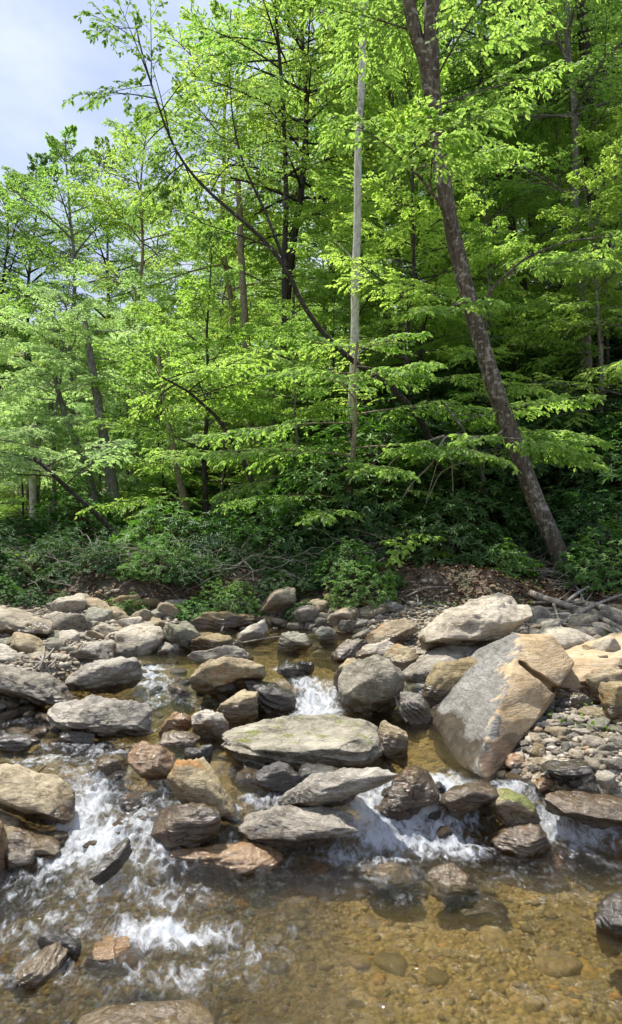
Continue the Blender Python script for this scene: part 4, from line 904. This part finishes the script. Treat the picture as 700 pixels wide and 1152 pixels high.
for i, (pth, r0, r1, bk, lab, lf) in enumerate([
    ([(142, 620, 15), (128, 560, 15), (118, 500, 15.2), (108, 440, 15.5), (95, 360, 16)], .16, .07, 'grey', 'thicker of two grey trunks leaning left in the left woods', 'pale'),
    ([(132, 612, 15.5), (110, 570, 15.6), (95, 520, 15.8), (74, 470, 16), (60, 420, 16)], .12, .05, 'grey', 'thinner crooked grey trunk leaning left beside the thicker one', 'pale'),
    ([(140, 640, 13), (130, 600, 13), (105, 575, 12.9), (75, 548, 12.8), (38, 515, 12.6)], .07, .03, 'dark', 'dark low trunk bent far to the left over the bank', 'pale'),
    ([(36, 660, 16), (38, 620, 16), (37, 560, 16), (35, 480, 16)], .085, .07, 'pale', 'pale straight trunk of a pair near the left edge', 'pale'),
    ([(43, 660, 16.2), (43, 620, 16.2), (42, 560, 16.2), (44, 480, 16.2)], .07, .06, 'grey', 'greyer straight trunk right against the pale one near the left edge', 'pale'),
    ([(292, 560, 13), (272, 515, 13), (245, 470, 13), (212, 440, 12.8), (182, 424, 12.6)], .055, .02, 'dark', 'dark thin trunk bending left below the yellow-green tree', 'bright'),
    ([(228, 640, 15), (212, 590, 15), (202, 540, 15.2), (190, 480, 15.5), (178, 400, 16)], .10, .05, 'tan', 'tan trunk leaning left beside the rhododendrons of the left bank', 'beech'),
    ([(284, 560, 18), (282, 500, 18), (278, 400, 18.2), (272, 300, 18.4), (268, 200, 18.6)], .13, .08, 'tan', 'pale brown straight trunk left of the grey-white one', 'beech'),
    ([(528, 500, 16), (524, 450, 16), (516, 390, 16.2), (506, 320, 16.4)], .09, .05, 'tan', 'mossy thin trunk just left of the leaning trunk', 'beech'),
    ([(674, 450, 16), (676, 380, 16), (680, 310, 16.2), (684, 220, 16.4)], .08, .05, 'tan', 'thin mossy upright trunk near the right edge of the slope', 'beech'),
    ([(606, 300, 20), (596, 200, 20), (592, 120, 20), (588, 40, 20)], .17, .12, 'dark', 'dark trunk high on the slope right of the forked trunk', 'canopy'),
    ([(676, 300, 16), (664, 190, 16), (660, 90, 15.8), (654, 0, 15.6)], .15, .11, 'dark', 'dark trunk high up near the upper right corner', 'canopy')]):
    hero('forest_tree', 'tree', lab, pth, r0, r1, bk, lf, TG, fan(7, (.7, 1), (0, 360), (0, 40), (1.3, 2.2), (.1, .2), 200 + i), (9, 6, 9), .085, 300 + i, rad=.018, sides=9, flare=.15)

# ------------------------------------------------------------------ rhododendrons
def make_rhodo(seed, Rr, H, n, leaf, size=.12):
    r = np.random.default_rng(seed); root = empty('rhododendron_bush', (0, 0, 0))
    d = nrmz(r.normal(size=(n, 3)) * np.array([1, 1, .8])); d[:, 2] = np.abs(d[:, 2]) * 1.0 - .12
    rr = r.uniform(.45, 1.0, n) ** .5; lump = 1 + .35 * noise(d, 2.2, seed)
    tip = d * np.array([Rr, Rr, H]) * (rr * lump)[:, None] + np.array([0, 0, .15 * H])
    m_ = 9; az = np.arange(m_)[None] * 2.4 + r.uniform(0, 6, (n, 1)); ax = nrmz(nrmz(tip) * .6 + ZH * .6 + r.normal(0, .25, (n, 3)))
    A = nrmz(np.cross(ax, np.array([.3, .8, .1]))); B = np.cross(ax, A)
    rad = np.cos(az)[..., None] * A[:, None] + np.sin(az)[..., None] * B[:, None]
    lift = r.uniform(-.25, .55, (n, m_))[..., None]; ld = rad + ax[:, None] * lift; nn = ax[:, None] - rad * lift
    lv, lf = leaf_geo(np.repeat(tip, m_, 0), ld.reshape(-1, 3), (nn + r.normal(0, .15, nn.shape)).reshape(-1, 3), size * r.uniform(.6, 1.2, n * m_), .30, .10, .18)
    k = max(20, n // 9); c0 = r.normal(0, .12, (k, 3)) * np.array([1, 1, 0]); e = tip[:k]; t = np.linspace(0, 1, 6)[None, :, None]
    C = c0[:, None] * (1 - t) + e[:, None] * t + ZH * (np.sin(t * np.pi) * .12) + r.normal(0, .03, (k, 6, 3)) * t; C[:, 0, 2] -= .25
    tv, tf = tubes(C, np.linspace(.018, .005, 6)[None] * r.uniform(.6, 1.3, (k, 1)), 5)
    link('stems', mesh_from('stems', tv, [tf], BM['stem']), root); link('foliage', mesh_from('foliage', lv, [lf], LM[leaf], smooth=False), root)
    return root
RP = [make_rhodo(401, 1.1, 1.25, 520, 'rhodo'), make_rhodo(402, .95, 1.0, 430, 'rhodo'), make_rhodo(403, 1.25, 1.5, 600, 'rhodo2'), make_rhodo(404, .75, .7, 300, 'rhodo2')]
ru = set(); bp = []
def hides(x, y, s):
    p = np.array([x, y, gz(x, y) + .5 * s]); u_, v_ = proj(p); h = s * 900 / y
    if u_ < 115 and y < 16 and h > 40: return True
    return (y < 10.6 and 555 - h * .8 < u_ < 672 + h * .5) or (y < 9.9 and 455 - h * .5 < u_ < 560)
def bush(i, x, y, s, rz, label, group):
    loc = (x, y, gz(x, y) - .05)
    if i not in ru: ru.add(i); o = RP[i]; o.location = loc; o.rotation_euler = (0, 0, rz); o.scale = (s, s, s)
    else: o = copy_thing(RP[i], loc, rz, s)
    tag(o, label, 'bush', group); bp.append((x, y)); return o
for px, Y_, i, s, lab in [(668, 9.5, 1, .5, 'dark rhododendron at the foot of the leaning trunk'), (562, 9.5, 3, .65, 'low rhododendron left of the leaning trunk foot, above the pale boulder'), (690, 9.2, 2, .6, 'lighter rhododendron at the right edge above the driftwood'),
        (500, 9.9, 0, .8, 'rhododendron thicket right above the bank in the middle'), (180, 10.9, 2, .7, 'grey-green rhododendron on the bank in front of the tan leaning trunk'), (235, 10.5, 0, .75, 'rhododendron hanging over the earth bank left of centre'), (300, 10.3, 2, .7, 'light rhododendron over the earth bank below the bent thin trunk'),
        (90, 14, 2, .8, 'rhododendron behind the far left cobbles'), (350, 10.2, 1, .8, 'dark rhododendron beside the young beech on the bank edge')]:
    bush(i, (px - 350) / F * Y_, Y_, s, px, lab, 'rhododendrons on the bank edge')
def bushes(n, xf, yr_, idx, sr, label, group, seed, dmin=.75):
    r = np.random.default_rng(seed); c = t = 0
    while c < n and t < n * 60:
        t += 1; y = r.uniform(*yr_); a, b = xf(y); x = r.uniform(a, b)
        if any(math.hypot(x - p, y - q) < dmin for p, q in bp): continue
        s_ = r.uniform(*sr)
        if y < 10.6: s_ *= .75
        if hides(x, y, s_): continue
        bush(int(r.choice(idx)), x, y, s_, r.uniform(0, 6.28), label, group); c += 1
bushes(125, lambda y: (-.02 * y, .52 * y), (10.0, 18), [0, 1, 0, 1, 2], (.7, 1.15), 'one of the dark rhododendrons covering the right slope', 'rhododendrons on the right slope', 91)
bushes(60, lambda y: (.0 * y, .54 * y), (18, 28), [0, 1, 2], (1.0, 1.5), 'one of the rhododendrons high on the slope under the trees', 'rhododendrons high on the slope', 92, 1.2)
bushes(34, lambda y: (-.5 * y, .16 * y), (8.6, 9.7), [1, 0, 3, 2], (.26, .5), 'one of the low shrubs hanging over the edge of the far earth bank', 'shrubs on the far bank edge', 90, .34)
bushes(30, lambda y: (-.48 * y, -.05 * y), (10.0, 19), [1, 3, 0, 0], (.4, .7), 'one of the grey-green shrubs along the left bank', 'shrubs along the left bank', 93, .9)
bushes(34, lambda y: (-.5 * y, -.03 * y), (19, 40), [2, 3], (.6, 1.0), 'one of the shrubs on the floor of the left woods', 'shrubs in the left woods', 94, 1.8)

# ------------------------------------------------------------------ ground cover, dead leaves, twigs
def litter(name, mat, n, xr_, yr_, size, cond, seed, up=.25, wid=.6, lift=.01, flat=.5):
    r = np.random.default_rng(seed); x = r.uniform(*xr_, n); y = r.uniform(*yr_, n); k = cond(x, y, r.random(n)); x, y = x[k], y[k]; n = len(x)
    a = r.uniform(0, 6.28, n); d = np.stack([np.cos(a), np.sin(a), r.normal(0, up, n)], -1); nn = r.normal(0, flat, (n, 3)) + ZH
    v_, f_ = leaf_geo(np.stack([x, y, ground(x, y) + r.uniform(0, lift * 2, n) + .008], -1), d, nn, size * r.uniform(.6, 1.3, n), wid, .2, .2)
    return link(name, mesh_from(name, v_, [f_], mat, smooth=False))
tag(litter('dead_leaves', LM['litter'], 42000, (-6, 8), (7.8, 14.5), .075, lambda x, y, r_: (r_ < ss(y + yb(x), 8.35, 8.9)), 95), 'brown dead leaves covering the bank and slope', 'leaf litter', kind='stuff')
tag(litter('ground_plants', LM['seedling'], 2600, (1.3, 4.2), (4.0, 9.5), .032, lambda x, y, r_: (noise(p2(x, y), 2.2, 51) > .12) & (ground(x, y) > wlev(x, y) + .05) & (ground(x, y) < 1.2), 96, .5, .7, .03), 'small bright green seedlings on the right gravel bank', 'seedlings', kind='stuff')
tag(litter('low_plants', LM['seedling'], 5200, (-6, .5), (8.4, 11), .05, lambda x, y, r_: (noise(p2(x, y), 1.5, 53) > .25), 97, .6, .6, .07), 'green weeds along the foot of the far bank', 'weeds', kind='stuff')
def twig_mass(name, n, boxes, seed, mat, label, rad=.004, L_=(.3, .9)):
    r = np.random.default_rng(seed); C = []
    for k in range(n):
        x0, y0, x1, y1 = boxes[k % len(boxes)]; x, y = r.uniform(x0, x1), r.uniform(y0, y1); z = gz(x, y) + r.uniform(.0, .28); a = r.uniform(0, 6.28); e = r.uniform(-.5, .6); l = r.uniform(*L_)
        t = np.linspace(0, 1, 6)[:, None]; d = np.array([math.cos(a) * math.cos(e), math.sin(a) * math.cos(e) * .6, math.sin(e)])
        C.append(np.array([x, y, z]) + d * l * t + np.cumsum(r.normal(0, l * .035, (6, 3)), 0) - ZH * t * t * l * .15)
    v_, f_ = tubes(np.array(C), np.linspace(1, .35, 6)[None] * rad * r.uniform(.5, 1.6, (n, 1)), 5)
    return tag(link(name, mesh_from(name, v_, [f_], BM[mat])), label, 'twigs', kind='stuff')
twig_mass('dead_twigs', 420, [(-.2, 9.5, 1.6, 10.4), (3.0, 8.9, 4.8, 9.8), (-1.2, 9.8, .6, 10.6), (2.6, 9.6, 4.6, 10.2)], 98, 'dead', 'tangle of thin dead twigs and roots along the bank foot')
twig_mass('bank_twigs', 420, [(-5, 8.8, -2, 9.9), (-3, 8.8, 0, 9.9), (-1, 8.9, 1, 9.9)], 97, 'dead', 'bare twigs and roots hanging over the left earth bank', .004, (.25, .8))
twig_mass('dry_brush', 500, [(-1, 10, 3, 11), (2.2, 9.8, 5, 11.2), (-4, 10, -.5, 11)], 99, 'stem', 'tangle of brown stems on the slope below the rhododendrons', .005, (.4, 1.3))
def onto(px, py, lift=.03):
    for Yk in np.arange(3.0, 13, .04):
        p = P(px, py, Yk)
        if p[2] < gz(p[0], p[1]) + lift: return P(px, py, Yk)
    return P(px, py, 9)
def branch(label, path, r0, r1, mat='dead', extra=(), group='fallen branches', snap=True):
    if snap: path = [(a, b, onto(a, b, .03 + .10 * (k % 2))[1]) for k, (a, b, c) in enumerate(path)]; extra = [[(a, b, onto(a, b, .02 + .12 * (k % 2))[1]) for k, (a, b, c) in enumerate(e)] for e in extra]
    W_ = np.array([P(*q) for q in path]); b0 = W_[0]; parts = [trunk_geo(W_ - b0, r0, r1, 18, 8, np.random.default_rng(int(path[0][0])), 0)[0]]
    for e in extra: parts.append(trunk_geo(np.array([P(*q) for q in e]) - b0, r0 * .5, r1 * .6, 10, 6, None, 0)[0])
    v_, f_ = joinm(parts); o = link('fallen_branch', mesh_from('fallen_branch', v_, [f_], BM[mat]), loc=b0); tag(o, label, 'branch', group)
branch('long pale driftwood branch lying across the right bank behind the pale boulder', [(598, 668, 8.8), (635, 680, 8.7), (665, 690, 8.6), (710, 712, 8.4)], .045, .016, extra=[[(635, 680, 8.7), (650, 665, 8.7), (680, 655, 8.8)], [(622, 676, 8.7), (628, 695, 8.6), (634, 715, 8.5)], [(655, 686, 8.6), (672, 680, 8.5), (700, 684, 8.5)]])
branch('second driftwood branch on the right bank, ending at the right edge', [(632, 702, 8.5), (660, 685, 8.5), (690, 672, 8.6), (730, 660, 8.7)], .028, .012, extra=[[(660, 685, 8.5), (655, 668, 8.6), (640, 650, 8.7)]])
branch('thick grey root log lying low at the right edge', [(650, 678, 9.0), (680, 684, 8.9), (730, 700, 8.7)], .05, .03)
q = np.random.default_rng(404)
for k in range(9):
    a_, b_ = q.uniform(596, 700), q.uniform(662, 705); l_ = q.uniform(25, 70); e_ = q.uniform(-.5, .5)
    branch('bleached root or twig in the driftwood tangle at the right bank', [(a_, b_, 8), (a_ + l_ * .5, b_ + l_ * .5 * e_, 8), (a_ + l_, b_ + l_ * e_ * .6, 8)], q.uniform(.008, .018), .005, group='driftwood tangle on the right bank', extra=[[(a_ + l_ * .5, b_ + l_ * .5 * e_, 8), (a_ + l_ * .7, b_ - 10, 8), (a_ + l_ * .8, b_ - 16, 8)]])
for k in range(7):
    a_ = q.uniform(345, 480); b_ = q.uniform(655, 684); l_ = q.uniform(-55, 55)
    branch('thin dead branch lying on the earth bank below the rhododendrons', [(a_, b_, 8), (a_ + l_ * .5, b_ - 12, 8), (a_ + l_, b_ - 16 + q.uniform(-10, 10), 8)], q.uniform(.008, .014), .004, group='dead branches on the earth bank')
branch('bent bare twig standing between the dark mossy boulder and the layered stone', [(458, 812, 5.0), (447, 794, 5.1), (446, 784, 5.2), (428, 774, 5.3)], .010, .004, extra=[[(446, 784, 5.2), (452, 778, 5.2)]], snap=False)
branch('thin pale stick leaning upright against the far shore ledge', [(248, 712, 8.2), (256, 695, 8.4), (264, 672, 8.7)], .014, .006, snap=False)
branch('thin twig lying over the far stones beside the pale pointed stone', [(268, 724, 7.3), (300, 718, 7.4), (330, 714, 7.6)], .010, .004, snap=False)
for k, (a, b) in enumerate([((38, 752), (62, 728)), ((44, 754), (50, 724)), ((34, 745), (70, 745)), ((50, 756), (66, 736)), ((40, 738), (58, 752)), ((56, 757), (40, 728))]):
    branch('thin grey driftwood stick in the little pile on the left cobbles', [(a[0], a[1], 6.75), ((a[0] + b[0]) / 2 + 2, (a[1] + b[1]) / 2, 6.8), (b[0], b[1], 6.9)], .012, .005, group='driftwood pile on the left cobbles')
branch('thin stick poking out of the white water beside the upper left boulder', [(38, 875, 3.9), (46, 866, 4.0), (52, 862, 4.0)], .005, .003, 'dark', snap=False)

# ------------------------------------------------------------------ labels that say which one, by what stands nearest
LAND = [((470, 668, 600, 735), 'the large cream boulder'), ((380, 738, 456, 802), 'the dark mossy boulder'), ((52, 783, 173, 830), 'the slab alone in the left channel'), ((-50, 746, 89, 796), 'the long grey left slab'),
        ((70, 740, 162, 781), 'the undercut grey boulder'), ((-40, 681, 60, 717), 'the pale far left boulder'), ((122, 707, 169, 727), 'the brown angular stone'), ((182, 700, 233, 731), 'the green-grey far boulder'),
        ((265, 698, 302, 724), 'the pale pointed stone'), ((208, 689, 302, 708), 'the long tan ledge'), ((312, 712, 352, 733), 'the rounded far shore stone'), ((409, 698, 474, 730), 'the mossy brown boulder'),
        ((213, 740, 300, 782), 'the rusty-cornered tan boulder'), ((608, 846, 667, 876), 'the flat dark slab on gravel'), ((673, 768, 722, 814), 'the rounded tan right boulder'), ((566, 849, 595, 868), 'the bright orange stone'),
        ((612, 882, 745, 930), 'the washed brown ledge'), ((600, 712, 700, 780), 'the jutting orange slab')]
TL = [((20, 480, 55, 650), 'the pale trunk pair'), ((95, 430, 145, 620), 'the two leaning grey trunks'), ((190, 480, 225, 640), 'the leaning tan trunk'), ((210, 260, 260, 430), 'the yellow-green young tree'),
      ((392, 100, 408, 560), 'the grey-white trunk'), ((520, 300, 560, 420), 'the middle of the big leaning trunk'), ((590, 520, 650, 660), 'the foot of the big leaning trunk'), ((674, 310, 684, 440), 'the thin mossy right trunk'),
      ((480, 0, 500, 190), 'the fork of the big leaning tree'), ((660, 60, 680, 180), 'the upper right dark trunk'), ((30, 170, 100, 230), 'the left skyline'), ((280, 250, 340, 340), 'the bend of the arching tree')]
TONE = {'pale_schist': 'pale', 'grey_schist': 'grey', 'tan_stone': 'tan', 'green_grey_stone': 'greenish', 'brown_stone': 'brown', 'dark_slate': 'dark'}
def where(c, L_):
    best = min(L_, key=lambda b: math.hypot(max(b[0][0] - c[0], 0, c[0] - b[0][2]), max(b[0][1] - c[1], 0, c[1] - b[0][3])) + .15 * math.hypot(c[0] - (b[0][0] + b[0][2]) / 2, c[1] - (b[0][1] + b[0][3]) / 2))
    b = best[0]; dx = c[0] - (b[0] + b[2]) / 2; dy = c[1] - (b[1] + b[3]) / 2; hw = (b[2] - b[0]) / 2; hh = (b[3] - b[1]) / 2
    d = ('right of ' if dx > 0 else 'left of ') if abs(dx) / (hw + 8) > abs(dy) / (hh + 8) else ('below ' if dy > 0 else 'just above ')
    return d + best[1]
ORD = ['leftmost', 'second from left', 'third from left', 'fourth from left', 'fifth from left', 'sixth from left', 'seventh from left', 'eighth from left', 'ninth from left', 'tenth from left']
NUM = ['', 'one', 'two', 'three', 'four', 'five', 'six', 'seven', 'eight', 'nine', 'ten']
from collections import defaultdict
grp = defaultdict(list)
for o in COL.objects:
    if o.parent is not None or 'category' not in o: continue
    c = proj(np.array([o.location.x, o.location.y, o.location.z]) + np.array([0, 0, .5 * o.scale[2] if o['category'] == 'bush' else 0])); c = (float(c[0]), float(c[1]))
    if o.name.startswith('cobble'):
        wt = 'wet ' if o['group'] == 'wet stones' else ''
        grp[(wt + TONE.get(o.data.materials[0].name.split('.')[0], 'grey') + ' {} ' + where(c, LAND), 'stone')].append((c[0], o))
    elif o['category'] == 'bush' and not o['group'] == 'rhododendrons on the bank edge':
        y = o.location.y; row = 'low front' if y < 10.4 else 'middle-slope' if y < 14 else 'upper-slope' if c[0] > 330 else 'distant'
        if row == 'middle-slope' and c[0] < 330: row = 'woodland-edge'
        grp[(row + ' {} ' + where(c, TL), 'bush')].append((c[0], o))
    elif o['category'] == 'tree' and o['label'].startswith('one of the'):
        k = o['group']; h = o.location.z + 5 * o.scale[2]; c = proj(np.array([o.location.x, o.location.y, h]))
        kind = 'small understorey' if 'small' in o['label'] else 'distant' if 'farthest' in o['label'] else 'slender woodland' if 'slender' in o['label'] else 'tall slope'
        grp[(kind + ' {} ' + where((float(c[0]), float(c[1])), TL), 'tree')].append((float(c[0]), o))
for (t, cat), it in grp.items():
    it.sort(key=lambda a: a[0]); n = len(it)
    if cat == 'stone' and 1 < n <= 10:
        for k, (_, o) in enumerate(it): o['label'] = ('rightmost' if k == n - 1 else ORD[k]) + ' of ' + NUM[n] + ' ' + t.format('stones')
    elif cat == 'stone':
        for _, o in it: o['label'] = ('' if n == 1 else 'one of the ') + t.format('stone' if n == 1 else 'stones')
    else:
        for k, (_, o) in enumerate(it):
            p_ = '' if n == 1 else ('leftmost of the ' if k == 0 else 'rightmost of the ' if k == n - 1 else 'one of the inner ')
            o['label'] = p_ + t.format(cat if n == 1 else cat + ('es' if cat == 'bush' else 's')); 
            if 'inner' in p_ or cat == 'stone': pass
    if n > 1:
        for _, o in it: o['group'] = t.format({'stone': 'stones', 'bush': 'bushes', 'tree': 'trees'}[cat])
